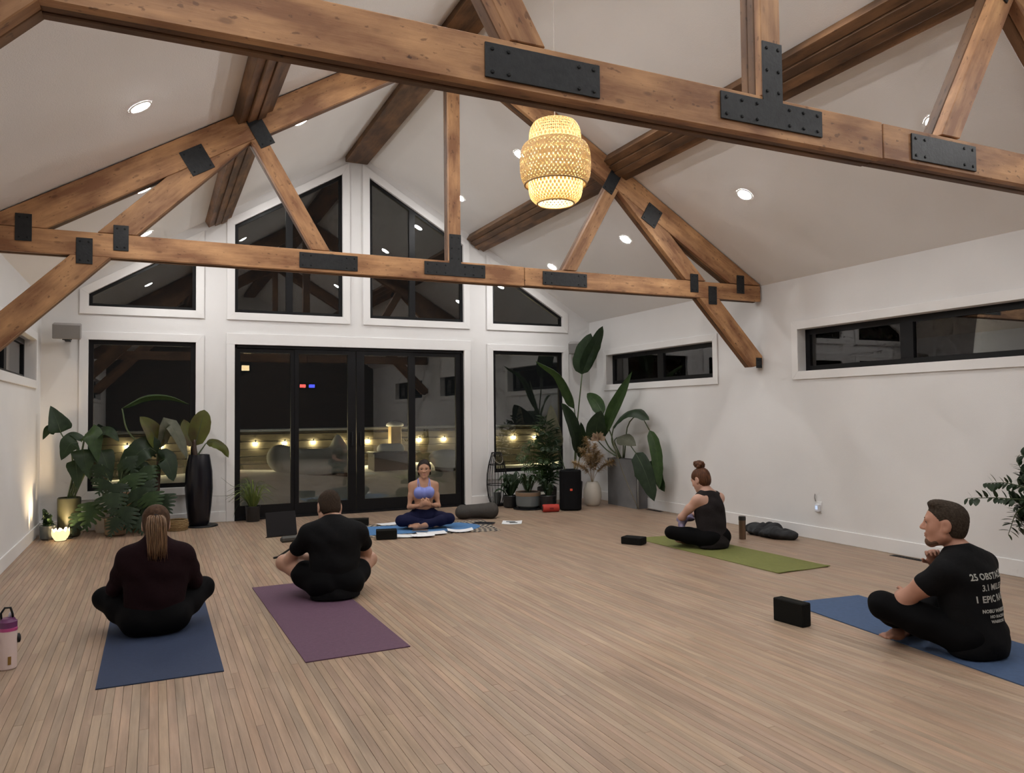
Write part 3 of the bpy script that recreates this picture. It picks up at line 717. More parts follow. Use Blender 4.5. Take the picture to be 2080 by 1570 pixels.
# ------------------------------------------------------------------ woven pendant
M_BAMBOO = thin_mat('bamboo_strip', (.66, .52, .32), (.50, .36, .19), trans=.30, rough=.6, scale=30)
M_RIM = mat('bamboo_rim', (.30, .185, .075), .6)
def pendant():
    t = thing('pendant_lamp', 'tiered woven bamboo pendant lamp glowing warm under the ridge', 'lamp', (0, -6.0, 2.90))
    def weave(name, prof, n, wid, twist):
        mb = MB(); m = len(prof)
        for sgn, off in ((1, 0.), (-1, .0018)):
            for k in range(n):
                vs = []; fs = []
                for i, (r, z) in enumerate(prof):
                    th = 2*PI*k/n+sgn*twist*i/(m-1); d = wid/2/max(r, .02)
                    for e in (-1, 1): vs.append(((r+off)*math.cos(th+e*d), (r+off)*math.sin(th+e*d), z))
                for i in range(m-1): fs.append((2*i, 2*i+1, 2*i+3, 2*i+2))
                mb.add(vs, fs)
        o = mb.build(name, M_BAMBOO, t); o['kind'] = 'stuff'; return o
    def smooth(pts, n=14):
        out = []
        P = [Vector((*p, 0)) for p in pts]; P = [P[0]]+P+[P[-1]]
        for i in range(1, len(P)-2):
            for j in range(n//(len(pts)-1)+1):
                u = j/(n//(len(pts)-1)+1); a, b, c, d = P[i-1], P[i], P[i+1], P[i+2]
                q = .5*((2*b)+(c-a)*u+(2*a-5*b+4*c-d)*u*u+(3*b-a-3*c+d)*u**3); out.append((q.x, q.y))
        out.append(tuple(pts[-1])); return out
    weave('woven_top_shade', smooth([(.112, .60), (.150, .595), (.180, .545), (.188, .48), (.186, .40)]), 40, .0185, .9)
    weave('woven_outer_shade', smooth([(.186, .45), (.228, .43), (.252, .37), (.256, .28), (.248, .20), (.222, .145)]), 52, .0200, 1.25)
    weave('woven_bottom_shade', smooth([(.186, .42), (.192, .25), (.195, .13), (.180, .05), (.135, .005)]), 42, .0185, 1.1)
    for r, z, q in ((.222, .145, .007), (.133, .006, .006), (.112, .60, .006)):
        MB().tube([(r*math.cos(2*PI*i/40), r*math.sin(2*PI*i/40), z) for i in range(41)], q, 6, cap=False).build('rim', M_RIM, t, smooth='all')
    MB().tube([(0, 0, .36), (0, 0, zroof(.16)+.07-.15-2.90)], .0035, 6).build('cord', mat('pale_cord', (.55, .5, .45), .6), t)
    MB().lathe([(.02, .325), (.022, .37), (.01, .385)], 12).build('lamp_holder', M_BOLT, t, smooth=True)
    MB().tube([(-.186, 0, .45), (0, 0, .385), (.186, 0, .45)], .003, 5).build('hanger', M_BOLT, t)
    MB().ball((0, 0, .285), .048, 10, 6).build('bulb', emit_mat('pendant_bulb', (1, .88, .68), 300), t, smooth='all')
pendant()

# ------------------------------------------------------------------ yoga mats and small things on the floor
def rz_(d): return math.radians(d)
def mat_obj(name, w, l, col, loc, rot, label, cat='yoga mat', z=.006, curl=0., var=None, group=None, col2=None):
    mb = MB(); nx, ny = 6, 30; vs = []; fs = []
    for k in (0, 1):
        for j in range(ny+1):
            for i in range(nx+1):
                u = i/nx-.5; v = j/ny-.5
                e = max(0, abs(v)-.44)/.06
                vs.append((u*w, v*l, (z if k else 0.0005)+curl*e*e*(.5+.5*math.sin(i*1.3))))
    m_ = (nx+1)*(ny+1); at = lambda k, i, j: k*m_+j*(nx+1)+i
    for j in range(ny):
        for i in range(nx):
            fs.append((at(1, i, j), at(1, i+1, j), at(1, i+1, j+1), at(1, i, j+1))); fs.append((at(0, i, j+1), at(0, i+1, j+1), at(0, i+1, j), at(0, i, j)))
    for j in range(ny):
        fs.append((at(0, 0, j), at(1, 0, j), at(1, 0, j+1), at(0, 0, j+1))); fs.append((at(1, nx, j), at(0, nx, j), at(0, nx, j+1), at(1, nx, j+1)))
    for i in range(nx):
        fs.append((at(1, i, 0), at(0, i, 0), at(0, i+1, 0), at(1, i+1, 0))); fs.append((at(0, i, ny), at(1, i, ny), at(1, i+1, ny), at(0, i+1, ny)))
    mb.add(vs, fs)
    o = mb.build(name, mat(name+'_'+label.split()[0]+'_foam', col, .85, var=(40, col2 or tuple(c*.85 for c in col)), bump=(260, .35)), smooth=30, loc=(*loc, 0), rot=(0, 0, rz_(rot)))
    return tag(o, label, cat, group)
mat_obj('yoga_mat', .62, 1.92, (.020, .036, .085), (-2.575, -5.34), 0, 'navy blue yoga mat under the woman with the ponytail', group='yoga mats')
mat_obj('yoga_mat', .62, 2.10, (.115, .055, .095), (-1.555, -5.30), 1.5, 'dull purple yoga mat under the man in black shorts', group='yoga mats')
mat_obj('yoga_mat', .62, 2.06, (.175, .185, .045), (2.515, -4.78), 1.2, 'olive green yoga mat under the woman with the hair bun', group='yoga mats', curl=.006)
mat_obj('yoga_mat', .64, 1.86, (.045, .085, .175), (1.755, -7.56), -6.5, 'slate blue yoga mat under the man in the lettered shirt', group='yoga mats')
# patterned rug and sky-blue mat of the teacher
def teacher_rug():
    m = bpy.data.materials.new('mandala_cloth'); m.use_nodes = True; nt = m.node_tree; b = nt.nodes['Principled BSDF']; L = nt.links.new
    tc = _n(nt, 'ShaderNodeTexCoord'); sx = _n(nt, 'ShaderNodeVectorMath', operation='LENGTH'); L(tc.outputs['Object'], sx.inputs[0])
    a = _n(nt, 'ShaderNodeMath', operation='MULTIPLY'); a.inputs[1].default_value = 95; L(sx.outputs['Value'], a.inputs[0]); si = _n(nt, 'ShaderNodeMath', operation='SINE'); L(a.outputs[0], si.inputs[0])
    gr = _n(nt, 'ShaderNodeTexGradient', gradient_type='RADIAL'); L(tc.outputs['Object'], gr.inputs[0]); g2 = _n(nt, 'ShaderNodeMath', operation='MULTIPLY'); g2.inputs[1].default_value = 2*PI*26; L(gr.outputs['Fac'], g2.inputs[0])
    s2 = _n(nt, 'ShaderNodeMath', operation='SINE'); L(g2.outputs[0], s2.inputs[0]); mu = _n(nt, 'ShaderNodeMath', operation='MULTIPLY'); L(si.outputs[0], mu.inputs[0]); L(s2.outputs[0], mu.inputs[1])
    cr = _n(nt, 'ShaderNodeValToRGB'); cr.color_ramp.elements[0].position = .0; cr.color_ramp.elements[0].color = (.36, .30, .23, 1); cr.color_ramp.elements[1].position = .12; cr.color_ramp.elements[1].color = (.02, .02, .025, 1)
    L(mu.outputs[0], cr.inputs['Fac']); L(cr.outputs[0], b.inputs['Base Color']); b.inputs['Roughness'].default_value = .9
    MATS['mandala_cloth'] = m
    def rr(w, l, r0, n=8, bulge=0.):
        pts = []
        for cx, cy, a0 in ((w/2-r0, -l/2+r0, -90), (w/2-r0, l/2-r0, 0), (-w/2+r0, l/2-r0, 90), (-w/2+r0, -l/2+r0, 180)):
            for i in range(n+1):
                q = math.radians(a0+90*i/n); pts.append((cx+r0*math.cos(q), cy+r0*math.sin(q)))
        return pts
    tag(MB().slab(rr(1.68, .98, .03), .0005, .004).build('patterned_rug', m, loc=(.38, -1.87, 0), rot=(0, 0, rz_(-10))), 'beige and black mandala patterned cloth under the sky-blue mat', 'rug')
    pts = [(-.72, -.36), (.55, -.36)]+[(.55+.19*math.sin(PI*i/12), -.36+.66*i/12) for i in range(1, 12)]+[(.55, .30), (-.72, .30)]
    tag(MB().slab(pts, .0045, .009).build('yoga_mat', mat('sky_blue_foam', (.075, .205, .43), .85, var=(30, (.06, .17, .37)), bump=(260, .3)), loc=(.32, -1.86, 0), rot=(0, 0, rz_(-10))), 'sky blue yoga mat with a curved end under the teacher', 'yoga mat', 'yoga mats')
teacher_rug()
M_BLOCK = mat('black_foam', (.009, .009, .008), .9, bump=(300, .3), spec=.12)
def block(loc, rz, dims, label, z=0.):
    w, l, h = dims
    o = MB().box(-w/2, w/2, -l/2, l/2, 0, h).build('yoga_block', M_BLOCK, bevel=.006, loc=(*loc, z), rot=(0, 0, rz_(rz)))
    return tag(o, label, 'yoga block', 'foam yoga blocks')
block((-.25, -2.40), -14, (.23, .15, .10), 'black foam yoga block at the near edge of the patterned cloth', z=.0045)
block((-.30, -1.20), -18, (.30, .15, .085), 'long black foam yoga block behind the sky blue mat', z=0.)
block((1.99, -3.985), -58, (.23, .15, .075), 'black foam yoga block lying flat beside the olive mat')
block((1.185, -6.995), -84, (.235, .085, .15), 'black foam yoga block standing on edge by the slate blue mat')
def paper(loc, rz, z, label, w=.215, l=.28, bend=.006, marks=()):
    mb = MB(); n = 6
    for i in range(n):
        for j in range(n):
            pass
    vs = [((i/n-.5)*w, (j/n-.5)*l, bend*((i/n-.5)*2)**2+bend*.6*math.sin(j*1.1)**2) for j in range(n+1) for i in range(n+1)]
    vs += [(x, y, h-.0008) for x, y, h in vs]; k = (n+1)**2
    fs = [(j*(n+1)+i, j*(n+1)+i+1, (j+1)*(n+1)+i+1, (j+1)*(n+1)+i) for j in range(n) for i in range(n)]
    fs += [tuple(k+q for q in f[::-1]) for f in fs]
    mb.add(vs, fs)
    o = mb.build('paper_sheet', mat('white_paper', (.78, .79, .80), .7), smooth='all', loc=(*loc, z), rot=(0, 0, rz_(rz)))
    for x, y, a, b in marks:
        MB().box(x-a/2, x+a/2, y-b/2, y+b/2, bend+.0006, bend+.001).build('printed_picture', mat('printed_grey', (.10, .11, .11), .7), o)
    return tag(o, label, 'paper', 'paper sheets around the teacher')
paper((-.01, -2.37), -20, .011, 'white paper sheet next to the black block at the front of the cloth', .26, .2)
paper((.15, -2.475), -12, .0205, 'white paper sheet lying frontmost of all the sheets', .26, .17)
paper((.30, -2.34), -10, .016, 'white paper sheet in front of the teacher\'s crossed legs', .34, .22)
paper((.66, -2.33), -16, .013, 'open white leaflet at the near edge of the sky blue mat', .30, .19, bend=.02)
paper((.08, -1.36), 8, .011, 'white paper sheet behind the sky blue mat', .30, .2)
paper((1.52, -1.95), -28, .002, 'white paper sheet with printed grey pictures lying on the bare floor', .25, .30, marks=((-.02, .04, .12, .045), (.02, -.05, .10, .05)))
def phone(loc, rz, z, label, w, l, m):
    o = MB().box(-w/2, w/2, -l/2, l/2, 0, .009).build('tablet', m, bevel=.003, loc=(*loc, z), rot=(0, 0, rz_(rz)))
    MB().box(-w/2+.006, w/2-.006, -l/2+.006, l/2-.006, .009, .0096).build('screen', mat('dark_screen', (.015, .02, .03), .1), o)
    return tag(o, label, 'tablet')
phone((.20, -2.235), 70, .034, 'small grey-blue phone resting on the papers before the teacher', .085, .19, mat('phone_grey', (.09, .12, .17), .4))
phone((1.17, -1.86), 52, .005, 'dark tablet lying at the right end of the patterned cloth', .14, .26, mat('phone_black', (.02, .02, .022), .4))
# grey bolster
def wrinkle(a, s): return lambda X, Y, Z: a*np.sin(s*X+2*np.sin(s*.6*Y)+1.3*np.sin(s*.5*Z))*np.sin(s*.8*Y+1.7*np.sin(s*.7*Z)+.5*np.cos(s*.6*X))
o = blob('bolster_cushion', [cap((-.20, 0, .095), (.18, 0, .10), .085, .10, k=.05, lat=(0, 1, 0), sq=1.3), ell((.19, -.02, .10), (.09, .13, .10), k=.04), ell((-.2, 0, .085), (.08, .11, .08), k=.04)], .011, mat('grey_cushion_cloth', (.060, .055, .050), .9, bump=(60, .4), spec=.15), noise=wrinkle(.006, 26), loc=(1.28, -1.36, 0.0), rz=rz_(-14), clip_z=.004)
tag(o, 'grey rounded bolster cushion lying behind the patterned cloth', 'cushion')
# tumbler and water bottle
def tumbler():
    t = thing('tumbler', 'brown ribbed tumbler with dark lid beside the woman with the bun', 'tumbler', (3.19, -4.30, 0))
    MB().lathe([(.034, 0), (.036, .004), (.037, .20), (.038, .205)], 24).build('cup_body', mat('brown_steel', (.23, .165, .115), .35, metal=.6, var=(1, (.17, .12, .085)), stretch=(60, 60, .5)), t, smooth=True)
    MB().lathe([(.0385, .205), (.0395, .21), (.0385, .245), (.030, .25)], 24).build('lid', mat('dark_lid', (.03, .03, .03), .4), t, smooth=True)
tumbler()
def water_bottle():
    t = thing('water_bottle', 'pale pink water bottle with purple lid and loop handle at the left edge', 'bottle', (-3.355, -5.69, 0), rz_(20))
    MB().lathe([(.040, 0), (.046, .006), (.046, .215), (.044, .225)], 28).build('bottle_body', mat('pale_pink_enamel', (.62, .50, .47), .35), t, smooth=True)
    MB().lathe([(.0475, .212), (.0475, .228), (.045, .23)], 28).build('pink_band', mat('magenta_band', (.42, .06, .20), .4), t, smooth=True)
    MB().lathe([(.0455, .229), (.046, .262), (.036, .272), (.034, .28)], 28).build('lid', mat('purple_lid', (.13, .03, .11), .4), t, smooth=True)
    MB().tube([(-.03, 0, .268), (-.034, 0, .31), (-.015, 0, .338), (.012, 0, .335), (.022, 0, .30), (.024, 0, .275)], .006, 8).build('loop_handle', M_BOLT, t, smooth='all')
    MB().tube([(.012, .02, .275), (.016, .02, .30), (.03, .02, .305)], .008, 8).build('spout', mat('clear_spout', (.7, .7, .75), .2), t, smooth='all')
    for s in (-1, 1): MB().lathe([(.026, 0), (.026, .012), (.018, .016)], 16).build('side_clip', M_BOLT, t, smooth=True, loc=(.045*s, .0, .16), rot=(0, s*PI/2, 0))
    MB().box(-.008, .008, -.0475, -.0465, .03, .075).build('gold_mark', mat('gold_mark', (.30, .18, .05), .3, metal=.6), t)
water_bottle()
# jacket heap
o = blob('folded_jacket', [ell((0, 0, .045), (.17, .30, .05), k=.05), cap((-.05, -.22, .07), (.02, .05, .085), .055, .05, k=.04), cap((.05, -.05, .08), (.03, .24, .06), .06, .05, k=.04), ell((-.06, .2, .06), (.09, .12, .05), k=.04), ell((.04, -.26, .05), (.10, .09, .05), k=.04)], .010, mat('black_jacket_cloth', (.008, .008, .009), .75, spec=.2, var=(9, (.040, .042, .045), 2), bump=(30, .5)), noise=wrinkle(.011, 34), loc=(3.60, -4.28, 0), rz=rz_(-8), clip_z=.003)
tag(o, 'crumpled black and grey jacket lying by the white wall', 'jacket')
# wall outlet with night light
t = thing('night_light', 'white plug-in night light on the wall outlet', 'night light', (XW, -4.74, .35))
MB().box(-.006, 0, -.036, .036, -.06, .06).build('outlet_plate', M_TRIM, t, bevel=.002)
MB().box(-.045, -.006, -.028, .028, -.045, .035).build('plug_body', mat('white_plastic', (.72, .74, .78), .35), t, bevel=.006)
MB().box(-.047, -.045, -.015, .015, -.02, .02).build('sensor_window', mat('pale_blue_lens', (.45, .55, .75), .2, emit=((.6, .75, 1), .6)), t)
MB().tube([(-.012, .04, .062), (-.02, .045, .10), (-.008, .05, .14)], .004, 6).build('cord_stub', mat('cord_grey', (.2, .19, .18), .5), t)
def register(loc, rz, label, l=.33, w=.075):
    t = thing('floor_register', label, 'floor vent', (*loc, 0), rz_(rz), 'floor registers')
    MB().box(-w/2, w/2, -l/2, l/2, 0, .003).build('plate', M_BOLT, t)
    for i in range(9): MB().box(-w/2+.012, w/2-.012, -l/2+.02+i*(l-.04)/9, -l/2+.02+(i+.55)*(l-.04)/9, .003, .006).build('louver', M_BLACK, t)
register((3.79, -5.85), 0, 'black floor register by the wall beyond the man in the lettered shirt')
register((3.79, -1.85), 0, 'black floor register by the wall next to the grey planter')
register((-3.79, -4.55), 0, 'black floor register by the wall near the pink water bottle')
# wall loudspeakers
def loudspeaker(loc, rz, label):
    t = thing('wall_speaker', label, 'speaker', loc, rz, 'wall loudspeakers')
    b = MB().box(-.15, .15, -.10, .10, -.095, .085).build('cabinet', mat('speaker_grey', (.30, .285, .275), .6), t, bevel=.01, rot=(.18, 0, 0))
    MB().box(-.14, .14, -.107, -.10, -.085, .075).build('grille', mat('grille_grey', (.22, .21, .205), .8, bump=(400, .4)), b, bevel=.002)
    MB().box(-.05, .05, -.02, .03, -.112, -.09).build('bracket', M_BOLT, t); MB().box(-.03, .03, .03, .24, -.115, -.10).build('bracket', M_BOLT, t)
loudspeaker((-3.575, -.24, 2.445), rz_(2), 'grey loudspeaker mounted high in the corner over the left plants')
loudspeaker((3.52, -.24, 2.435), rz_(-35), 'grey loudspeaker mounted high in the corner behind the tallest leaf')
# low music stand in front of the man in shorts
def music_stand():
    t = thing('music_stand', 'low black folding music stand on the floor before the man in shorts', 'music stand', (-1.36, -2.90, 0), rz_(8))
    m = mat('stand_black', (.007, .006, .007), .6, spec=.2)
    d = MB().box(-.15, .15, -.004, .004, 0, .24).build('desk_plate', m, t, bevel=.002, loc=(-.10, 0, .20), rot=(-.28, 0, 0))
    MB().box(-.15, .15, .004, .06, 0, .006).build('ledge', m, d, bevel=.002)
    MB().box(-.13, .10, -.06, -.01, .135, .20).build('hinge_box', mat('stand_grey', (.05, .05, .045), .5), t, bevel=.02)
    MB().tube([(0, -.02, .17), (.03, -.02, .09)], .011, 8).build('shaft', m, t, smooth='all')
    for q in (200, 80, -20):
        a = math.radians(q); MB().tube([(.03, -.02, .10), (.03+.21*math.cos(a), -.02+.21*math.sin(a), .012), (.03+.26*math.cos(a), -.02+.26*math.sin(a), .010)], .010, 8).build('leg', m, t, smooth='all')
music_stand()
# lit items on the back wall, seen as reflections in the glass
t = thing('wall_display', 'small wall display with red and blue digits reflected in the door glass', 'display', (1.74, YB+.03, 2.31))
MB().box(-.26, .26, -.03, .03, -.09, .09).build('display_case', M_BLACK, t, bevel=.006)
for x, c in ((-.14, (1, .12, .10)), (.14, (.08, .10, 1))): MB().box(x-.09, x+.09, .03, .034, -.05, .05).build('digits', emit_mat('digits_%d' % (x > 0), c, 9), t)
t = thing('wall_sconce', 'amber wall light of two panes reflected in the door glass', 'lamp', (-.09, YB+.04, 3.0))
MB().box(-.14, .14, -.04, .02, -.30, .36).build('backplate', M_BLACK, t)
for x, z in ((.03, .22), (-.02, -.15)): MB().box(x-.11, x+.11, .02, .05, z-.08, z+.08).build('amber_pane', emit_mat('amber_pane', (1, .72, .38), 7), t, bevel=.006)

# ------------------------------------------------------------------ plants
G_DARK = thin_mat('dark_green_leaf', (.021, .042, .017), (.011, .024, .010), trans=.2, rough=.42)
G_MID = thin_mat('mid_green_leaf', (.042, .080, .026), (.022, .048, .016), trans=.26, rough=.42)
G_PALE = thin_mat('pale_green_leaf', (.22, .27, .085), (.13, .18, .05), trans=.35, rough=.5)
G_GREY = thin_mat('grey_green_leaf', (.16, .16, .12), (.10, .11, .08), trans=.25, rough=.55)
G_RED = thin_mat('bronze_green_leaf', (.100, .125, .026), (.055, .030, .016), trans=.30, rough=.45, scale=5)
M_STALK = mat('green_stalk', (.055, .08, .03), .55); M_SOIL = mat('potting_soil', (.022, .016, .011), .95, bump=(60, .8))
def spline(ctrl, n):
    P = [Vector(c) for c in ctrl]; P = [2*P[0]-P[1]]+P+[2*P[-1]-P[-2]]; m = len(ctrl)-1; out = []
    for q in range(n+1):
        f = q/n*m; i = min(int(f), m-1); u = f-i; a, b, c, d = P[i:i+4]
        out.append(.5*((2*b)+(c-a)*u+(2*a-5*b+4*c-d)*u*u+(3*b-a-3*c+d)*u**3))
    return out
SHAPES = {'paddle': lambda t: max(0, math.sin(PI*min(1, t**.72)))**.62, 'lance': lambda t: max(0, math.sin(PI*t**.8))**.9,
          'heart': lambda t: (max(0, math.sin(PI*min(1, t**.45)))**.8), 'blade': lambda t: (1-t)**.6*min(1, .5+t*4)}
def leaf_geo(mb, ctrl, width, up, shape='paddle', fold=.3, n=12, torn=0., rng=random, across=2):
    P = spline(ctrl, n); up = Vector(up); prof = SHAPES[shape]; vs = []; fs = []; k = 2*across+1
    for i, p in enumerate(P):
        T = (P[min(i+1, n)]-P[max(i-1, 0)]).normalized(); S = T.cross(up)
        S = S.normalized() if S.length > 1e-4 else T.orthogonal().normalized(); N = S.cross(T)
        w = width/2*prof(i/n)
        for j in range(-across, across+1):
            u = j/across; ww = w*(1-(torn*rng.random() if abs(j) == across else 0))
            vs.append(p+S*(ww*u*math.cos(fold))+N*(ww*abs(u)*math.sin(fold)-.12*ww*u*u*abs(u)))
    for i in range(n):
        for j in range(k-1): a = i*k+j; fs.append((a, a+1, a+k+1, a+k))
    mb.add(vs, fs)
def leaf(parent, ctrl, width, m, up=(0, -1, .4), shape='paddle', fold=.3, n=12, torn=.06, name='leaf', stalk=None, r=.008, rng=random):
    mb = MB(); leaf_geo(mb, ctrl, width, up, shape, fold, n, torn, rng); o = mb.build(name, m, parent, smooth='all')
    # midrib
    P = spline(ctrl, 8); MB().tube([p-Vector(up).normalized()*.001 for p in P], [max(.0012, r*.55*(1-i/9)) for i in range(9)], 5).build('midrib', M_STALK, o, smooth='all')
    if stalk:
        S = spline(stalk+[ctrl[0]], 10); MB().tube(S, [r*(1.25-.4*i/10) for i in range(11)], 6).build('stalk', M_STALK, parent, smooth='all')
    return o
def lobed_leaf(parent, base, tip, width, up, m, rng, lobes=6, name='leaf'):
    """split leaf: strips from midrib to margin with open slits between"""
    base, tip, up = Vector(base), Vector(tip), Vector(up).normalized(); T = tip-base; L = T.length; T.normalize(); S = T.cross(up).normalized(); N = S.cross(T)
    mb = MB()
    for s in (-1, 1):
        for i in range(lobes):
            t0, t1 = i/lobes*.9, (i+1)/lobes*.9+.02; tm = (t0+t1)/2
            w = width/2*max(.2, math.sin(PI*min(1, (tm+.12)**.55)))*rng.uniform(.9, 1.08); sweep = L*.16
            rows = []
            for q, f in ((0, 1.0), (.35, 1.0), (.62, .74), (.88, .66), (1.0, .25)):
                c = base+T*(L*tm+sweep*q)+S*(s*w*q)+N*(w*(.22*q-.45*q*q)-L*.12*tm*tm)
                h = (t1-t0)/2*L*f; rows.append((c-T*h, c+T*h))
            vs = [p for r in rows for p in r]; fs = [(2*j, 2*j+1, 2*j+3, 2*j+2) if s > 0 else (2*j+1, 2*j, 2*j+2, 2*j+3) for j in range(len(rows)-1)]
            mb.add(vs, fs)
    return mb.build(name, m, parent, smooth='all', weld=True)
def frond(parent, ctrl, width, m, n=17, up=(0, 0, 1), name='frond', lw=.020, rng=random):
    P = spline(ctrl, n); mb = MB(); mb.tube(P, [.005*(1-.8*i/n) for i in range(n+1)], 5); up = Vector(up)
    for i in range(2, n+1):
        T = (P[min(i+1, n)]-P[i-1]).normalized(); S = T.cross(up)
        S = S.normalized() if S.length > 1e-3 else T.orthogonal().normalized(); N = S.cross(T)
        for s in (-1, 1):
            l = width/2*math.sin(PI*(.12+.83*i/n))**.7*rng.uniform(.88, 1.1); d = (S*s*.85+T*.55).normalized()
            leaf_geo(mb, [P[i], P[i]+d*l*.5+N*l*.10, P[i]+d*l-N*l*.06-Vector((0, 0, l*.14))], lw, N, 'lance', .15, 4, 0, rng, 1)
    o = mb.build(name, m, parent, smooth='all'); return o
def pot(parent, prof, m, soil_r, soil_z, name='pot', n=28):
    o = MB().lathe(prof, n, cap=(True, False)).build(name, m, parent, smooth=30)
    MB().lathe([(soil_r*.98, soil_z-.01), (soil_r*.6, soil_z+.006), (.001, soil_z+.01)], 20, cap=(True, False)).build('soil', M_SOIL, parent, smooth=True)
    return o

def right_corner():
    rng = random.Random(11)
    # tall bird of paradise behind the black party speaker
    x0, y0 = 3.15, -.62
    t = thing('bird_of_paradise', 'tall bird of paradise plant whose top leaf reaches the corner loudspeaker', 'plant', (x0, y0, 0))
    L = lambda *p: [(a-x0, b-y0, c) for a, b, c in p]
    pot(t, [(.12, 0), (.15, .02), (.17, .34), (.16, .35), (.15, .30)], mat('black_pot', (.012, .012, .013), .4), .15, .30)
    leaf(t, L((3.36, -.63, 1.99), (3.45, -.66, 2.22), (3.57, -.72, 2.50), (3.66, -.76, 2.73)), .27, G_DARK, up=(.15, -1, .1), fold=.12, torn=.10, rng=rng)
    leaf(t, L((3.36, -.62, 1.98), (3.37, -.62, 2.2), (3.43, -.64, 2.42), (3.50, -.67, 2.62)), .33, G_DARK, up=(-.45, -1, .1), fold=.15, stalk=L((3.20, -.6, .33), (3.26, -.6, 1.1)), r=.012, torn=.10, rng=rng)
    leaf(t, L((3.24, -.58, 1.45), (3.17, -.58, 1.70), (2.98, -.56, 2.0), (2.60, -.53, 2.18)), .30, G_MID, up=(-.75, -.25, -.65), fold=.75, stalk=L((3.18, -.6, .33), (3.28, -.58, .95)), r=.010, rng=rng)
    leaf(t, L((3.18, -.72, .78), (3.14, -.74, 1.05), (3.02, -.76, 1.33), (2.90, -.78, 1.54)), .40, G_DARK, up=(.5, -1, .3), fold=.35, stalk=L((3.15, -.62, .33), (3.18, -.68, .55)), r=.012, torn=.12, rng=rng)
    leaf(t, L((3.00, -.50, .85), (2.91, -.50, 1.1), (2.87, -.50, 1.52)), .26, G_GREY, up=(-.4, -1, .2), fold=.25, stalk=L((3.12, -.6, .33), (3.05, -.55, .6)), r=.009, rng=rng)
    leaf(t, L((3.24, -.72, .70), (3.26, -.76, .95), (3.22, -.80, 1.25)), .22, G_DARK, up=(.2, -1, .2), fold=.3, stalk=L((3.17, -.62, .33), (3.2, -.68, .5)), r=.010, rng=rng)
    # second one leaning along the wall out of the grey planter
    x1, y1 = 3.745, -1.23
    t = thing('bird_of_paradise', 'arching bird of paradise plant hanging over the grey planter at the wall', 'plant', (x1, y1, .70))
    L = lambda *p: [(a-x1, b-y1, c-.70) for a, b, c in p]
    leaf(t, L((3.52, -.96, 1.36), (3.50, -.80, 1.55), (3.48, -.56, 1.69)), .24, G_MID, up=(-1, -.7, .3), fold=.35, stalk=L((3.66, -1.12, .72), (3.60, -1.05, 1.05)), r=.010, rng=rng)
    leaf(t, L((3.55, -.93, 1.02), (3.57, -1.12, 1.35), (3.60, -1.38, 1.68), (3.62, -1.60, 1.98)), .25, G_MID, up=(-1, -.45, .2), fold=.42, shape='lance', n=16, stalk=L((3.66, -1.2, .72), (3.60, -1.0, .86)), r=.011, rng=rng)
    leaf(t, L((3.46, -.90, .96), (3.42, -.92, 1.15), (3.45, -1.02, 1.42)), .34, G_DARK, up=(-.8, -.9, .1), fold=.2, stalk=L((3.66, -1.15, .72), (3.56, -1.0, .82)), r=.009, rng=rng)
    leaf(t, L((3.56, -1.18, 1.18), (3.56, -1.42, 1.35), (3.56, -1.72, 1.42), (3.58, -2.06, 1.28)), .36, G_DARK, up=(-.45, -.1, .9), fold=-.25, torn=.2, stalk=L((3.66, -1.2, .72), (3.58, -1.1, .95)), r=.010, rng=rng)
    leaf(t, L((3.52, -1.32, 1.02), (3.50, -1.55, 1.02), (3.50, -1.85, .92)), .24, G_GREY, up=(-.7, -.2, .7), fold=-.2, shape='lance', stalk=L((3.64, -1.25, .72), (3.55, -1.22, .95)), r=.008, rng=rng)
    leaf(t, L((3.62, -2.00, 1.14), (3.63, -2.12, .92), (3.64, -2.17, .62), (3.64, -2.18, .33)), .21, G_MID, up=(-1, -.5, 0), fold=.3, torn=.12, stalk=L((3.66, -1.3, .72), (3.60, -1.5, 1.2), (3.60, -1.80, 1.34)), r=.008, rng=rng)
    leaf(t, L((3.52, -1.80, .82), (3.54, -1.95, .62), (3.56, -2.05, .42), (3.57, -2.16, .17)), .34, G_DARK, up=(-1, -.6, .1), fold=.18, torn=.22, stalk=L((3.64, -1.3, .72), (3.54, -1.5, 1.0)), r=.008, rng=rng)
    leaf(t, L((3.66, -1.93, .70), (3.68, -2.05, .55), (3.70, -2.22, .30)), .26, G_DARK, up=(-1, -.3, .1), fold=.2, torn=.2, rng=rng)
    MB().tube(spline(L((3.50, -1.25, .98), (3.46, -1.55, .55), (3.45, -1.95, .05)), 8), .006, 6).build('dry_stem', mat('dry_stem', (.10, .085, .05), .7), t, smooth='all')
    p = thing('floor_planter', 'tall narrow grey concrete planter against the right wall', 'planter', (x1, y1, 0))
    mc = mat('grey_concrete', (.175, .175, .178), .8, var=(6, (.145, .145, .15)), bump=(90, .2))
    mb = MB(); ring(mb, [(-.07, -.355), (.07, -.355), (.07, .355), (-.07, .355)], [(-.09, -.38), (.09, -.38), (.09, .38), (-.09, .38)], 0, .70)
    o = mb.build('planter_wall', mc, p); o.rotation_euler = (0, 0, 0)
    for v in o.data.vertices: v.co = Vector((v.co.x, v.co.z, v.co.y))
    o.data.flip_normals()
    MB().box(-.07, .07, -.355, .355, .02, .655).build('soil', M_SOIL, p)
    MB().tube([(-.075, -.40, 0), (-.075, -.40, .70)], .012, 8).build('corner_pole', mat('pale_pole', (.28, .28, .27), .5), p, smooth='all')
    # white vase with pampas
    v = thing('floor_vase', 'white ribbed floor vase holding dried pampas grass', 'vase', (3.33, -.93, 0))
    n = 36; prof = [(.085, 0), (.115, .04), (.138, .14), (.132, .24), (.10, .33), (.082, .36), (.074, .36), (.09, .32)]
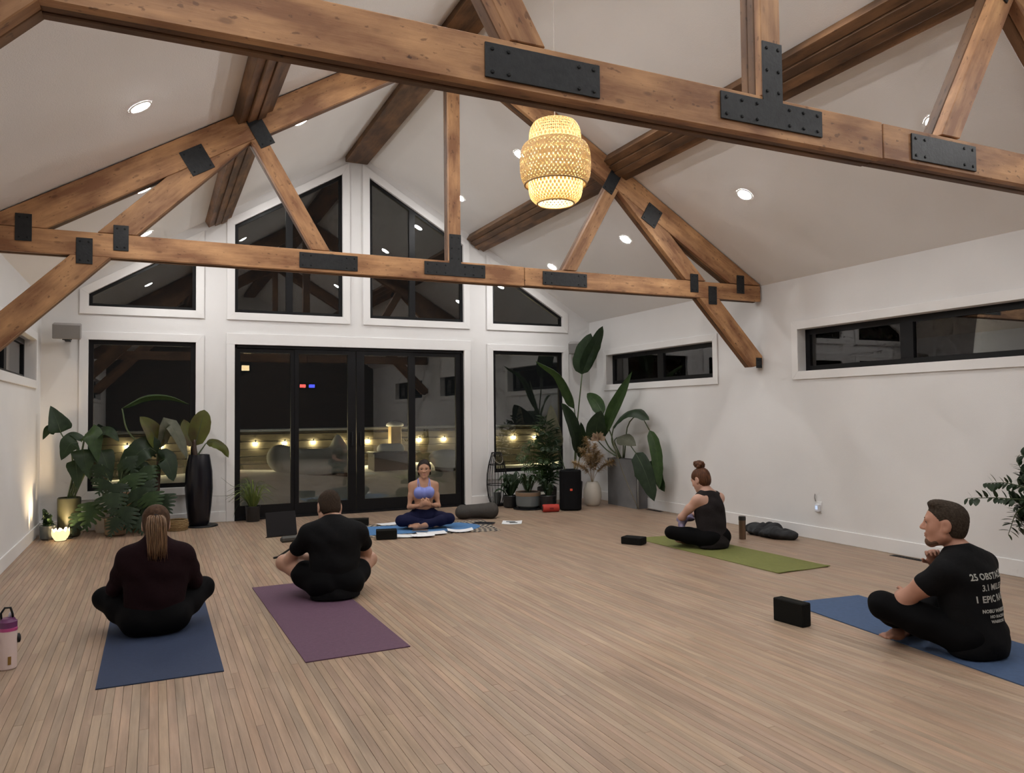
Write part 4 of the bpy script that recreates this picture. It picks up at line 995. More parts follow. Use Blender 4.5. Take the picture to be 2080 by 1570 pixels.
    mb = MB(); mb.lathe(prof, n, cap=(True, False)); mb.v = [(x*(1+.018*math.cos(18*math.atan2(y, x))), y*(1+.018*math.cos(18*math.atan2(y, x))), z) for x, y, z in mb.v]
    mb.build('vase_body', mat('cream_ceramic', (.60, .56, .49), .5), v, smooth='all')
    pg = thing('pampas_grass', 'bunch of beige dried pampas plumes in the white vase', 'dried grass', (3.33, -.93, .30))
    mp = thin_mat('pampas_plume', (.50, .38, .24), (.38, .26, .15), trans=.3, rough=.9)
    for k, (dx, dy, h, lean) in enumerate(((-.10, 0, .55, 1), (.0, -.05, .62, .4), (.08, .03, .50, 1), (-.05, .05, .72, .5), (.13, -.06, .38, 1.5), (-.14, -.04, .36, 1.4), (.05, -.08, .45, .8), (-.08, -.07, .46, .9))):
        P = spline([(0, 0, 0), (dx*.4, dy*.4, h*.45), (dx*lean, dy, h*.8), (dx*lean*1.9, dy*2, h)], 16); mb = MB(); mb.tube(P, .003, 4)
        for i in range(7, 17):
            for q in range(46):
                a = rng.uniform(0, 2*PI); l = rng.uniform(.08, .16)*math.sin(PI*(i-6)/11.5)**.5; d = Vector((math.cos(a)*.8, math.sin(a)*.8, rng.uniform(-.2, .8)))
                e = P[i]+d*l; w = Vector((-d.y, d.x, 0)).normalized()*.005; mb.add([P[i]-w, P[i]+w, e+w*.3-Vector((0, 0, l*.3)), e-w*.3-Vector((0, 0, l*.3))], [(0, 1, 2, 3)])
        mb.build('plume', mp, pg)
    mb = MB()
    for i in range(34):
        a = rng.uniform(0, 2*PI); b_ = rng.uniform(-.4, 1.2); d = Vector((math.cos(a)*math.cos(b_), math.sin(a)*math.cos(b_), math.sin(b_)))
        leaf_geo(mb, [Vector((.10, -.02, .70)), Vector((.10, -.02, .70))+d*.07, Vector((.10, -.02, .70))+d*.12], .05, (0, -1, .3), 'paddle', .3, 4, 0, rng, 1)
    mb.build('dried_flower', thin_mat('dried_petal', (.50, .40, .31), (.40, .29, .21), trans=.3, rough=.9), pg)
    # black party speaker with a small red badge
    t = thing('party_speaker', 'tall black rounded loudspeaker with a small red badge on the floor', 'speaker', (2.80, -1.20, 0), rz_(-24))
    mb = MB(); pts = []
    for cx, cy, a0 in ((.055, -.035, -90), (.055, .035, 0), (-.055, .035, 90), (-.055, -.035, 180)):
        for i in range(7): q = math.radians(a0+15*i); pts.append((cx+.10*math.cos(q), cy+.10*math.sin(q)))
    mb.slab(pts, .01, .57); mb.build('cabinet', mat('speaker_black', (.005, .005, .006), .7, bump=(300, .3), spec=.15), t, bevel=.012)
    MB().box(-.018, .018, -.1405, -.133, .285, .315).build('badge', mat('red_badge', (.75, .10, .05), .4), t)
    MB().box(-.07, .07, -.03, .03, .57, .59).build('carry_handle', M_BOLT, t, bevel=.008)
    MB().box(-.10, .10, -.09, .09, 0, .01).build('base', M_BOLT, t)
    t = thing('portable_speaker', 'small red cylindrical speaker lying in front of the black one', 'speaker', (2.44, -1.27, .055), rz_(-14))
    MB().lathe([(.035, -.12), (.05, -.115), (.055, -.10), (.055, .10), (.05, .115), (.035, .12)], 24).build('speaker_body', mat('red_mesh_cloth', (.42, .035, .022), .7, bump=(300, .3)), t, smooth=40, rot=(0, PI/2, 0))
    for s in (-1, 1): MB().lathe([(.034, 0), (.034, .004), (.02, .006)], 20).build('end_cap', M_BOLT, t, loc=(s*.119, 0, 0), rot=(0, s*PI/2, 0), smooth=True)
    MB().box(-.03, .03, -.0575, -.054, -.012, .012).build('badge', mat('dark_red_badge', (.18, .01, .01), .4), t)
    # wire lantern
    t = thing('wire_lantern', 'tall black wire lantern with rope handle left of the corner plants', 'lantern', (2.08, -.22, 0))
    prof = [(.10, .03), (.135, .15), (.155, .32), (.15, .48), (.125, .62), (.09, .74), (.075, .80)]
    P = [Vector((r, 0, z)) for r, z in prof]
    for k in range(20):
        a = 2*PI*k/20; MB().tube([(r*math.cos(a), r*math.sin(a), z) for r, z in prof], .004, 5).build('wire_rib', M_BLACK, t, smooth='all')
    for r, z in ((.10, .03), (.155, .32), (.125, .62), (.075, .80)): MB().tube([(r*math.cos(2*PI*i/24), r*math.sin(2*PI*i/24), z) for i in range(25)], .006, 5, cap=False).build('wire_ring', M_BLACK, t, smooth='all')
    MB().lathe([(.11, 0), (.115, .01), (.115, .03), (.0, .032)], 24).build('base_plate', M_BLACK, t, smooth=True)
    MB().lathe([(.05, .03), (.055, .06), (.055, .20), (.05, .205)], 20).build('candle_glass', mat('smoked_glass', (.10, .11, .11), .1), t, smooth=True)
    MB().tube(spline([(-.07, -.02, .78), (-.06, -.09, .68), (0, -.12, .64), (.06, -.09, .68), (.07, -.02, .78)], 14), .007, 6).build('rope_handle', mat('grey_rope', (.22, .21, .18), .9), t, smooth='all')
    # glass bowl planter on a tray
    t = thing('bowl_planter', 'wide clear bowl planter with dark strap leaves on a round black tray', 'planter', (2.33, -.78, 0))
    MB().lathe([(.22, 0), (.225, .008), (.215, .016), (.0, .016)], 28).build('tray', M_BLACK, t, smooth=True)
    MB().lathe([(.14, .018), (.175, .05), (.185, .14), (.18, .25)], 28, cap=(True, False)).build('bowl', mat('smoky_bowl', (.13, .15, .155), .12, spec=.6), t, smooth=True)
    MB().lathe([(.181, .19), (.186, .20), (.184, .245), (.17, .25), (.16, .24)], 28, cap=(False, False)).build('bowl_band', mat('wood_band', (.25, .17, .11), .6), t, smooth=True)
    MB().lathe([(.16, .23), (.001, .235)], 20, cap=(True, False)).build('soil', M_SOIL, t)
    for k in range(12):
        a = 2*PI*k/12+rng.uniform(-.2, .2); l = rng.uniform(.22, .36); d = Vector((math.cos(a), math.sin(a), 0)); h = rng.uniform(.12, .30)
        leaf(t, [Vector((0, 0, .235))+d*.03, Vector((0, 0, .235+h))+d*l*.5, Vector((0, 0, .22+h*.7))+d*l], .055, G_DARK, up=(0, 0, 1), shape='lance', fold=.3, n=8, r=.004, rng=rng)
    # palm
    t = thing('parlour_palm', 'feathery palm in front of the right gable window', 'plant', (2.80, -.48, 0))
    pot(t, [(.11, 0), (.14, .02), (.15, .26), (.14, .27), (.13, .23)], mat('dark_basket', (.03, .028, .026), .8), .13, .23)
    for dx, dy, h, b in ((-.45, -.12, .72, .2), (-.38, .0, .95, .3), (-.22, -.08, 1.22, .15), (-.05, -.10, 1.28, .1), (.12, -.12, 1.02, .2), (-.30, -.22, .58, .2), (.02, -.30, .70, .25), (-.16, -.26, .92, .2), (-.42, -.2, .48, .15), (.15, -.02, 1.18, .1), (-.10, .02, 1.05, .15), (-.50, -.05, .80, .25), (-.34, -.16, 1.02, .2), (-.12, -.18, 1.14, .15), (.06, -.22, .92, .2), (-.22, -.30, .74, .2), (-.02, .04, 1.34, .08), (-.46, -.16, .62, .2), (.10, -.28, .56, .2)):
        frond(t, [(0, 0, .24), (dx*.25, dy*.3, h*.6), (dx*.65, dy*.7, h*.95), (dx, dy, h-b*.4)], .38, G_MID if dx < -.2 else G_DARK, up=(-.2, -.6, 1), rng=rng)
    # low dark plants between lantern and bowl, and a cream jar
    t = thing('low_houseplant', 'low dark leafy plant in a black pot between wire lantern and bowl planter', 'plant', (2.16, -.52, 0))
    pot(t, [(.08, 0), (.10, .02), (.11, .17), (.10, .18), (.09, .15)], mat('black_pot', (.012, .012, .013), .4), .09, .15)
    for k in range(22):
        a = rng.uniform(0, 2*PI); d = Vector((math.cos(a), math.sin(a)*.6, 0)); l = rng.uniform(.10, .26); h = rng.uniform(.10, .36)
        leaf(t, [Vector((0, 0, .15))+d*.02, Vector((0, 0, .15+h))+d*l*.6, Vector((0, 0, .12+h*.9))+d*l], .07, G_DARK, up=(0, -.4, 1), shape='lance', n=7, r=.004, rng=rng)
    t = thing('storage_jar', 'cream round jar half hidden behind the bowl planter', 'jar', (2.63, -.72, 0))
    MB().lathe([(.06, 0), (.09, .04), (.10, .12), (.08, .20), (.06, .22)], 24).build('jar_body', mat('cream_ceramic', (.60, .56, .49), .5), t, smooth=True)
    MB().tube(spline([(.095, -.02, .17), (.15, -.04, .16), (.15, -.04, .07), (.095, -.02, .05)], 10), .008, 6).build('jar_handle', mat('cream_ceramic', (.60, .56, .49), .5), t, smooth='all')
    t = thing('low_houseplant', 'low glossy plant in a black pot between palm and black speaker', 'plant', (2.53, -1.02, 0))
    pot(t, [(.07, 0), (.10, .02), (.115, .20), (.105, .21), (.095, .18)], mat('black_pot', (.012, .012, .013), .4), .095, .18)
    for k in range(16):
        a = rng.uniform(0, 2*PI); d = Vector((math.cos(a), math.sin(a), 0)); l = rng.uniform(.08, .2); h = rng.uniform(.08, .26)
        l *= .8; leaf(t, [Vector((0, 0, .18))+d*.02, Vector((0, 0, .18+h))+d*l*.6, Vector((0, 0, .16+h))+d*l], .07, G_DARK, up=(0, -.4, 1), shape='lance', n=7, r=.004, rng=rng)
right_corner()

def left_corner():
    rng = random.Random(5)
    # big-leaved philodendron in the olive pot
    x0, y0 = -3.52, -.42
    t = thing('philodendron', 'big-leaved philodendron in an olive pot, one leaf raised against the left wall', 'plant', (x0, y0, 0))
    L = lambda *p: [(a-x0, b-y0, c) for a, b, c in p]
    pot(t, [(.10, 0), (.12, .02), (.125, .45), (.115, .46), (.11, .42)], mat('olive_glaze', (.055, .058, .025), .5, var=(5, (.035, .035, .016))), .11, .42)
    leaf(t, L((-3.62, -.36, 1.22), (-3.66, -.36, 1.36), (-3.73, -.34, 1.54)), .30, G_DARK, up=(.5, -1, .1), shape='heart', fold=.35, stalk=L((-3.50, -.40, .44), (-3.50, -.38, .95)), r=.008, rng=rng)
    leaf(t, L((-3.66, -.36, 1.24), (-3.74, -.37, 1.26), (-3.80, -.38, 1.14)), .14, G_DARK, up=(.3, -1, .4), shape='heart', fold=.25, rng=rng)
    for c, w_, u, m in (((( -3.44, -.40, 1.10), (-3.52, -.44, 1.08), (-3.60, -.50, .90)), .30, (.1, -.7, .7), G_DARK), (((-3.36, -.38, 1.20), (-3.28, -.44, 1.16), (-3.22, -.50, .86)), .30, (.2, -.8, .5), G_MID), (((-3.38, -.36, 1.12), (-3.50, -.34, 1.20), (-3.60, -.34, 1.17)), .12, (0, -.5, .8), G_DARK), (((-3.38, -.42, 1.02), (-3.36, -.48, .90), (-3.30, -.52, .66)), .28, (.1, -1, .3), G_DARK), (((-3.46, -.42, .90), (-3.44, -.50, .76), (-3.42, -.56, .56)), .22, (-.1, -1, .2), G_DARK), (((-3.24, -.36, 1.18), (-3.12, -.40, 1.22), (-3.00, -.46, 1.10)), .26, (.2, -.5, .8), G_DARK), (((-3.20, -.40, 1.0), (-3.14, -.46, .86), (-3.08, -.50, .62)), .26, (.2, -1, .3), G_DARK)):
        leaf(t, L(*c), w_, m, up=u, shape='heart', fold=.22, stalk=L((-3.50+rng.uniform(-.04, .06), -.42, .44), ((c[0][0]-3.5)/2, -.40, .75)), r=.008, rng=rng)
    # banana with the long arching leaf
    x1, y1 = -2.62, -.36
    t = thing('banana_plant', 'bronze banana plant with wide dark leaves and one long arching leaf', 'plant', (x1, y1, 0))
    L = lambda *p: [(a-x1, b-y1, c) for a, b, c in p]
    pot(t, [(.12, 0), (.15, .02), (.165, .30), (.155, .31), (.145, .27)], mat('black_pot', (.012, .012, .013), .4), .145, .27)
    MB().tube(spline(L((-2.60, -.36, .27), (-2.57, -.36, .7), (-2.56, -.36, 1.0)), 8), [.035, .034, .032, .03, .028, .026, .024, .022, .02], 10).build('trunk', mat('bronze_stem', (.05, .028, .018), .5), t, smooth='all')
    leaf(t, L((-2.98, -.24, 1.50), (-2.72, -.21, 1.66), (-2.45, -.20, 1.66), (-2.21, -.20, 1.55)), .16, G_MID, up=(.1, -.55, -.8), fold=.95, shape='lance', n=16, stalk=L((-2.60, -.34, .9), (-2.9, -.28, 1.2)), r=.010, rng=rng)
    leaf(t, L((-2.57, -.38, 1.0), (-2.64, -.40, 1.22), (-2.78, -.42, 1.40)), .26, G_RED, up=(.6, -1, .1), fold=.35, stalk=L((-2.57, -.36, .9),), r=.012, rng=rng)
    leaf(t, L((-2.55, -.36, 1.0), (-2.46, -.38, 1.30), (-2.34, -.40, 1.12), (-2.24, -.40, .86)), .24, G_GREY, up=(.7, -.8, .4), fold=.25, torn=.12, stalk=L((-2.57, -.36, .9),), r=.012, rng=rng)
    leaf(t, L((-2.58, -.40, .95), (-2.70, -.46, 1.02), (-2.88, -.50, .86), (-2.98, -.52, .60)), .34, G_DARK, up=(-.3, -.9, .4), fold=.2, torn=.1, stalk=L((-2.58, -.37, .85),), r=.010, rng=rng)
    leaf(t, L((-2.56, -.40, .85), (-2.48, -.46, .86), (-2.40, -.50, .60)), .28, G_DARK, up=(.3, -.9, .3), fold=.2, torn=.1, stalk=L((-2.57, -.37, .75),), r=.010, rng=rng)
    leaf(t, L((-2.62, -.40, .75), (-2.72, -.50, .70), (-2.74, -.56, .42)), .28, G_DARK, up=(-.1, -1, .3), fold=.2, stalk=L((-2.58, -.37, .65),), r=.010, rng=rng)
    # monstera in front
    x2, y2 = -3.02, -.58
    t = thing('monstera', 'low monstera with split leaves spilling over its pots onto the floor', 'plant', (x2, y2, 0))
    pot(t, [(.09, 0), (.12, .02), (.13, .20), (.12, .21), (.11, .18)], mat('tan_clay', (.26, .18, .115), .7), .11, .18)
    spots = [(-.05, -.16, .52, -.02, -.22, .25, .40), (.22, -.10, .56, .34, -.16, .20, .42), (-.22, -.12, .42, -.32, -.18, .10, .34), (.10, -.20, .36, .14, -.28, .06, .32), (.36, -.08, .34, .46, -.14, .04, .32), (-.10, -.02, .66, -.20, -.08, .50, .34), (.14, .0, .72, .22, -.08, .50, .34), (-.34, -.06, .30, -.46, -.12, .06, .26), (.02, -.24, .24, -.06, -.30, .03, .24), (.28, .0, .60, .42, -.04, .44, .3), (.10, .06, .92, .20, -.02, .70, .32), (-.16, .06, .84, -.24, .0, .62, .30), (.30, .06, .80, .40, .0, .58, .32), (.34, -.14, .50, .44, -.2, .26, .34), (.48, -.06, .46, .58, -.12, .22, .30), (-.02, -.10, .62, .04, -.16, .40, .30), (.20, -.18, .22, .30, -.26, .03, .28)]
    for a, b, c, d, e, f, w_ in spots:
        lobed_leaf(t, (a, b, c), (d, e, f), w_, (rng.uniform(-.2, .2), -1, .45), G_DARK if rng.random() < .6 else G_MID, rng)
        MB().tube(spline([(0, 0, .18), (a*.5, b*.4, c*.75), (a, b, c)], 8), .006, 6).build('stalk', M_STALK, t, smooth='all')
    t = thing('flower_pot', 'white tapered flower pot among the left corner leaves', 'pot', (-3.16, -.24, .0))
    MB().lathe([(.09, 0), (.10, .02), (.135, .40), (.125, .405), (.115, .38), (.0, .37)], 24).build('pot_body', mat('white_glaze', (.62, .60, .57), .4), t, smooth=30)
    t = thing('flower_pot', 'small terracotta flower pot behind the monstera leaves', 'pot', (-2.86, -.22, 0))
    MB().lathe([(.08, 0), (.09, .02), (.12, .46), (.112, .465), (.10, .44), (.0, .43)], 24).build('pot_body', mat('terracotta', (.33, .20, .10), .7), t, smooth=30)
    # low ivy by the glowing lamp
    t = thing('low_houseplant', 'small dark ivy in a glass jar beside the glowing floor lamp', 'plant', (-3.72, -.56, 0))
    pot(t, [(.06, 0), (.08, .02), (.085, .16), (.078, .165), (.07, .14)], mat('smoked_glass', (.10, .11, .11), .1), .07, .14)
    for k in range(26):
        a = rng.uniform(0, 2*PI); d = Vector((math.cos(a)*.5, -abs(math.sin(a)), 0)); l = rng.uniform(.05, .14); h = rng.uniform(-.06, .2)
        leaf(t, [Vector((0, 0, .15))+d*.02, Vector((0, 0, .15+max(h, .03)))+d*l*.6, Vector((0, 0, .15+h))+d*l], .06, G_DARK, up=(0, -.6, 1), shape='heart', n=6, r=.003, rng=rng)
    # glowing broken-shell lamp
    t = thing('floor_lamp', 'small glowing shell-shaped lamp with jagged rim on the floor in the corner', 'lamp', (-3.575, -.74, 0))
    mb = MB(); n = 28; rngz = random.Random(2); rim = [.115+.03*rngz.random()*(1 if i % 3 else -.8) for i in range(n)]; vs = []; fs = []; rows_ = 7
    for sgn, off in ((1, 0), (-1, .004)):
        b0 = len(vs)
        for r_ in range(rows_+1):
            for i in range(n):
                z = rim[i]*r_/rows_; q = 2*PI*i/n; rad = (.045+.048*math.sin(min(1, (z+.008)/.12)*PI*.62))-off; vs.append((rad*math.cos(q), rad*math.sin(q), .006+z))
        for r_ in range(rows_):
            for i in range(n):
                a = b0+r_*n+i; b2 = b0+r_*n+(i+1) % n; fs.append((a, b2, b2+n, a+n) if sgn > 0 else (a+n, b2+n, b2, a))
    mb.add(vs, fs); mb.build('shell', thin_mat('warm_porcelain', (.92, .88, .82), (.88, .82, .74), trans=.6, rough=.5), t, smooth='all')
    MB().lathe([(.06, 0), (.06, .005), (.03, .008)], 20).build('base', M_BOLT, t, smooth=True)
    MB().ball((0, 0, .055), .026, 8, 5).build('bulb', emit_mat('amber_bulb', (1, .72, .42), 1700), t, smooth='all')
    MB().tube(spline([(.06, -.01, .02), (.12, -.03, .03), (.10, .02, .03)], 6), .006, 6).build('cord', M_BOLT, t, smooth='all')
    # wicker basket
    t = thing('wicker_basket', 'low round wicker basket between monstera and dark barrel pot', 'basket', (-2.36, -.50, 0))
    for k in range(7):
        r_ = .115+.012*math.sin(k*.5); MB().tube([(r_*(1+.02*(-1)**(i+k))*math.cos(2*PI*i/28), r_*(1+.02*(-1)**(i+k))*math.sin(2*PI*i/28), .010+k*.0185) for i in range(29)], .0105, 6, cap=False).build('wicker_coil', mat('wicker', (.30, .20, .085), .7, var=(60, (.20, .125, .05))), t, smooth='all')
    MB().lathe([(.105, .004), (.105, .05)], 20).build('basket_base', mat('wicker', (.3, .2, .08), .7), t)
    # tall dark barrel pot with canna
    x3, y3 = -2.10, -.30
    t = thing('barrel_pot', 'tall glossy black barrel-shaped pot on a saucer beside the door', 'pot', (x3, y3, 0))
    MB().lathe([(.185, 0), (.19, .008), (.18, .02), (.0, .02)], 32).build('saucer', M_BLACK, t, smooth=True, loc=(.04, 0, 0))
    MB().lathe([(.105, .02), (.125, .05), (.150, .25), (.168, .48), (.160, .70), (.132, .88), (.125, .91), (.115, .91), (.12, .87)], 40, cap=(True, False)).build('pot_body', mat('black_glaze', (.004, .004, .008), .28, spec=.35, coat=.15), t, smooth=40)
    MB().lathe([(.118, .86), (.001, .87)], 20, cap=(True, False)).build('soil', M_SOIL, t)
    t = thing('canna_plant', 'bronze-green canna with one upright and one drooping leaf in the barrel pot', 'plant', (x3, y3, .87))
    L = lambda *p: [(a-x3, b-y3, c-.87) for a, b, c in p]
    MB().tube(spline(L((-2.14, -.30, .87), (-2.155, -.30, 1.0), (-2.15, -.30, 1.10)), 6), [.03, .03, .028, .026, .024, .02, .016], 10).build('trunk', mat('bronze_stem', (.05, .028, .018), .5), t, smooth='all')
    leaf(t, L((-2.15, -.30, 1.02), (-2.10, -.31, 1.22), (-2.06, -.31, 1.38), (-2.04, -.30, 1.48)), .27, G_RED, up=(-.25, -1, 0), fold=.22, r=.012, rng=rng)
    leaf(t, L((-2.15, -.29, 1.02), (-2.24, -.29, 1.18), (-2.28, -.28, 1.36)), .24, G_RED, up=(.4, -1, 0), fold=.4, r=.012, rng=rng)
    leaf(t, L((-2.02, -.30, 1.05), (-1.92, -.31, 1.07), (-1.80, -.32, .99), (-1.75, -.32, .86)), .16, G_RED, up=(.1, -.75, .6), fold=-.3, stalk=L((-2.13, -.30, .88),), r=.008, torn=.12, rng=rng)
    # spider plant
    t = thing('spider_plant', 'spider plant with thin arching leaves in a black pot before the door', 'plant', (-1.43, -.16, 0))
    pot(t, [(.08, 0), (.085, .01), (.10, .20), (.092, .205), (.085, .17)], mat('black_pot', (.012, .012, .013), .4), .085, .17)
    for k in range(46):
        a = rng.uniform(0, 2*PI); el = rng.uniform(.15, 1.0); l = rng.uniform(.22, .42); d = Vector((math.cos(a), math.sin(a)*.55 if math.sin(a) > 0 else math.sin(a), 0))
        b0 = Vector((0, 0, .17))+d*.03; b1 = b0+d*l*.45*(1.15-el)+Vector((0, 0, l*(.5+.6*el))); b2 = b1+d*l*(.65-.35*el)+Vector((0, 0, l*(.45*el-.35)))
        if b2.y+t.location.y > -.04: b2.y = -.04-t.location.y
        if b1.y+t.location.y > -.05: b1.y = -.05-t.location.y
        leaf(t, [b0, b1, b2], .021, G_PALE, up=(0, -.3, 1), shape='blade', fold=.4, n=8, torn=0, r=.001, name='leaf_blade', rng=rng)
    for pts in (((0, 0, .17), (-.10, -.04, .50), (-.24, -.05, .47), (-.40, -.06, .60)), ((0, 0, .17), (-.16, -.04, .36), (-.34, -.06, .36), (-.51, -.08, .37)), ((0, 0, .17), (-.12, -.08, .30), (-.22, -.12, .20), (-.26, -.14, .08))):
        leaf(t, [Vector(p) for p in pts], .013, G_DARK, up=(0, -.3, 1), shape='blade', fold=.4, n=10, torn=0, r=.001, name='leaf_blade', rng=rng)
left_corner()

def zz_plant():
    rng = random.Random(8); x0, y0 = 3.56, -7.36
    t = thing('zz_plant', 'glossy plant with small oval leaves on arching stems at the right edge', 'plant', (x0, y0, 0))
    pot(t, [(.12, 0), (.15, .02), (.18, .40), (.17, .41), (.16, .36)], mat('white_glaze', (.62, .60, .57), .4), .16, .36)
    lm = MB(); leaf_geo(lm, [(0, 0, 0), (0, .034, .003), (0, .068, 0)], .038, (0, 0, 1), 'paddle', .2, 5, 0, rng, 1); lme = lm.mesh('leaf'); lme.materials.append(G_DARK); lme.polygons.foreach_set('use_smooth', [True]*len(lme.polygons))
    L = lambda *p: [(a-x0, b-y0, c) for a, b, c in p]
    B = (3.56, -7.36, .36)
    stems = [L(B, (3.46, -7.26, .66), (3.16, -7.16, .72), (2.82, -7.11, .735)), L(B, (3.48, -7.26, .70), (3.28, -7.16, .82), (3.05, -7.10, .835)), L(B, (3.52, -7.26, .68), (3.47, -7.16, .84), (3.43, -7.10, .99)),
             L(B, (3.46, -7.24, .64), (3.34, -7.16, .62), (3.27, -7.12, .44)), L(B, (3.56, -7.26, .68), (3.54, -7.18, .88), (3.50, -7.1, 1.04)), L(B, (3.48, -7.2, .58), (3.42, -7.12, .66), (3.36, -7.08, .70)),
             L(B, (3.50, -7.30, .60), (3.44, -7.26, .70), (3.36, -7.24, .62)), L(B, (3.60, -7.30, .62), (3.58, -7.24, .80), (3.54, -7.2, .92)), L(B, (3.48, -7.26, .55), (3.42, -7.2, .56), (3.38, -7.16, .46)), L(B, (3.52, -7.26, .60), (3.46, -7.2, .74), (3.40, -7.16, .84)), L(B, (3.5, -7.22, .56), (3.44, -7.14, .60), (3.40, -7.10, .54)), L(B, (3.54, -7.24, .62), (3.48, -7.16, .76), (3.44, -7.12, .88)), L(B, (3.54, -7.22, .58), (3.50, -7.13, .66), (3.45, -7.08, .64)), L(B, (3.58, -7.24, .60), (3.54, -7.14, .76), (3.50, -7.08, .80)), L(B, (3.56, -7.22, .60), (3.50, -7.12, .56), (3.46, -7.08, .46))]
    for ctrl in stems:
        P = spline(ctrl, 22); st = MB().tube(P, [.008*(1-.7*i/22) for i in range(23)], 6).build('stem', M_STALK, t, smooth='all')
        for i in list(range(5, 23))+list(range(9, 22)):
            T = (P[min(i+1, 22)]-P[i-1]).normalized(); S = T.cross(Vector((-.5, -.8, .3))).normalized()
            d = (S*rng.choice((1, -1))*.9+T*.55+Vector((rng.uniform(-.3, .3), rng.uniform(-.3, .3), rng.uniform(-.1, .3)))).normalized()
            q = d.to_track_quat('Y', 'Z'); k = rng.uniform(.8, 1.25)
            inst('leaf', lme, st, P[i], q.to_euler(), (k, k, k))
zz_plant()

# ------------------------------------------------------------------ people
def skin_mat(name, c): return mat(name, c, .5, var=(9, tuple(q*.86 for q in c), 3), spec=.35)
def V(*a): return Vector(a)
def hand_prims(W, d, n, side, curl=.5, s=1.):
    """W wrist, d towards the fingers, n palm normal, side = thumb direction"""
    W, d, n, side = Vector(W), Vector(d).normalized(), Vector(n).normalized(), Vector(side).normalized()
    side = (side-d*side.dot(d)).normalized(); n = d.cross(side) if d.cross(side).dot(n) > 0 else side.cross(d)
    P = [cap(W, W+d*.075*s, .021*s, .026*s, .015, tuple(side), 1.45)]
    for off, l, c in ((.030, .070, .9), (.010, .080, 1.), (-.010, .075, 1.05), (-.029, .058, 1.15)):
        p = W+d*.082*s+side*off*s; a = curl*c; q = p
        for k, f in enumerate((.45, .32, .23)):
            dd = d*math.cos(a*(k+1))+n*math.sin(a*(k+1)); e = q+dd*l*f*s; P.append(cap(q, e, (.0092-.0008*k)*s, (.0086-.0008*k)*s, .004)); q = e
    p = W+d*.022*s+side*.026*s; e = p+(d*.6+side*.65+n*.35).normalized()*.042*s; f = e+(d*.85+side*.1+n*.45).normalized()*.030*s
    P += [cap(p, e, .0125*s, .0105*s, .01), cap(e, f, .0100*s, .0085*s, .006)]
    return P
def head_prims(hc, f, u, s=1., jaw=1.):
    hc, f, u = Vector(hc), Vector(f).normalized(), Vector(u).normalized(); u = (u-f*u.dot(f)).normalized(); r = f.cross(u); R = [list(r), list(f), list(u)]
    p = lambda x, y, z: tuple(hc+(r*x+f*y+u*z)*s); e = lambda c, q, k=.02: ell(p(*c), tuple(a*s for a in q), R, k)
    P = [e((0, -.014, .036), (.076, .097, .082), .02), e((0, .035, -.020+.006*(1-jaw)), (.063*(.55+.45*jaw), .060, .088*(.6+.4*jaw)), .04)]
    for x in (-1, 1):
        P += [e((x*.034, .050, -.030), (.030, .030, .034), .03), cap(p(x*.050*jaw, .0, -.062), p(x*.014, .066, -.104+.03*(1-jaw)), .026*s*jaw, .023*s*jaw, .03)]
    P += [e((0, .074, -.104+.03*(1-jaw)), (.022*jaw, .018, .018), .02), cap(p(-.038, .080, .022), p(.038, .080, .022), .012*s*(.3+.7*jaw), None, .02),
          cap(p(0, .092, .010), p(0, .112, -.028), .0075*s*jaw, .0122*s*jaw, .012), cap(p(-.019, .091, -.060), p(.019, .091, -.060), .0075*s, None, .008), cap(p(-.015, .089, -.073), p(.015, .089, -.073), .0085*s, None, .008)]
    for x in (-1, 1):
        P += [e((x*.012, .103, -.033), (.009, .010, .008), .008), ('-', p(x*.032, .100, .003), (.019*s, .014*s, .011*s), R, .010),
              e((x*.079, -.012, -.006), (.011, .025, .037), .008), e((x*.074, .002, -.030), (.009, .012, .014), .01), ('-', p(x*.088, -.004, -.004), (.006*s, .011*s, .018*s), R, .005)]
    return P, p, R, r
def face_parts(parent, p, R, s, eye=(.10, .06, .035), brow=(.04, .022, .014), lip=(.42, .17, .15), brow_r=.0028, skin=None, smile=0.):
    q = Matrix([[R[i][j] for i in range(3)] for j in range(3)]).to_euler()
    for x in (-1, 1):
        o = MB().ball((0, 0, 0), .0118*s, 12, 8).build('eye', mat('eye_white', (.50, .47, .45), .25), parent, smooth='all', loc=p(x*.032, .0775, .002), rot=q)
        MB().ball((0, .0072*s, 0), (.0072*s, .0054*s, .0072*s), 10, 6).build('iris', mat('iris_%02d' % int(eye[0]*100), eye, .15), o, smooth='all')
        MB().tube([p(x*.018, .0860, .004), p(x*.026, .0905, .0085), p(x*.034, .0905, .0090), p(x*.046, .0830, .004)], [.0012, .0030*s, .0030*s, .0014], 6).build('upper_eyelid', mat('lash_brown', (.05, .028, .02), .6), parent, smooth='all')
        MB().tube([p(x*.014, .0955, .0235), p(x*.030, .0970, .0300), p(x*.050, .0825, .0235)], [brow_r, brow_r*1.1, brow_r*.5], 6).build('eyebrow', mat('brow_%02d' % int(brow[0]*1000), brow, .8), parent, smooth='all')
    c = .004*smile; wd = .024+.006*smile; mb = MB()
    mb.tube([p(-wd, .084, -.064+c*2), p(-.010, .0965, -.0605), p(0, .0985, -.0618), p(.010, .0965, -.0605), p(wd, .084, -.064+c*2)], [.001, .0034*s, .0036*s, .0034*s, .001], 8)
    mb.tube([p(-wd*.92, .083, -.066+c*2), p(-.009, .0965, -.0725-c*.4), p(.009, .0965, -.0725-c*.4), p(wd*.92, .083, -.066+c*2)], [.001, .0044*s, .0044*s, .001], 8)
    mb.build('lips', mat('lips_%02d' % int(lip[0]*100), lip, .45), parent, smooth='all')
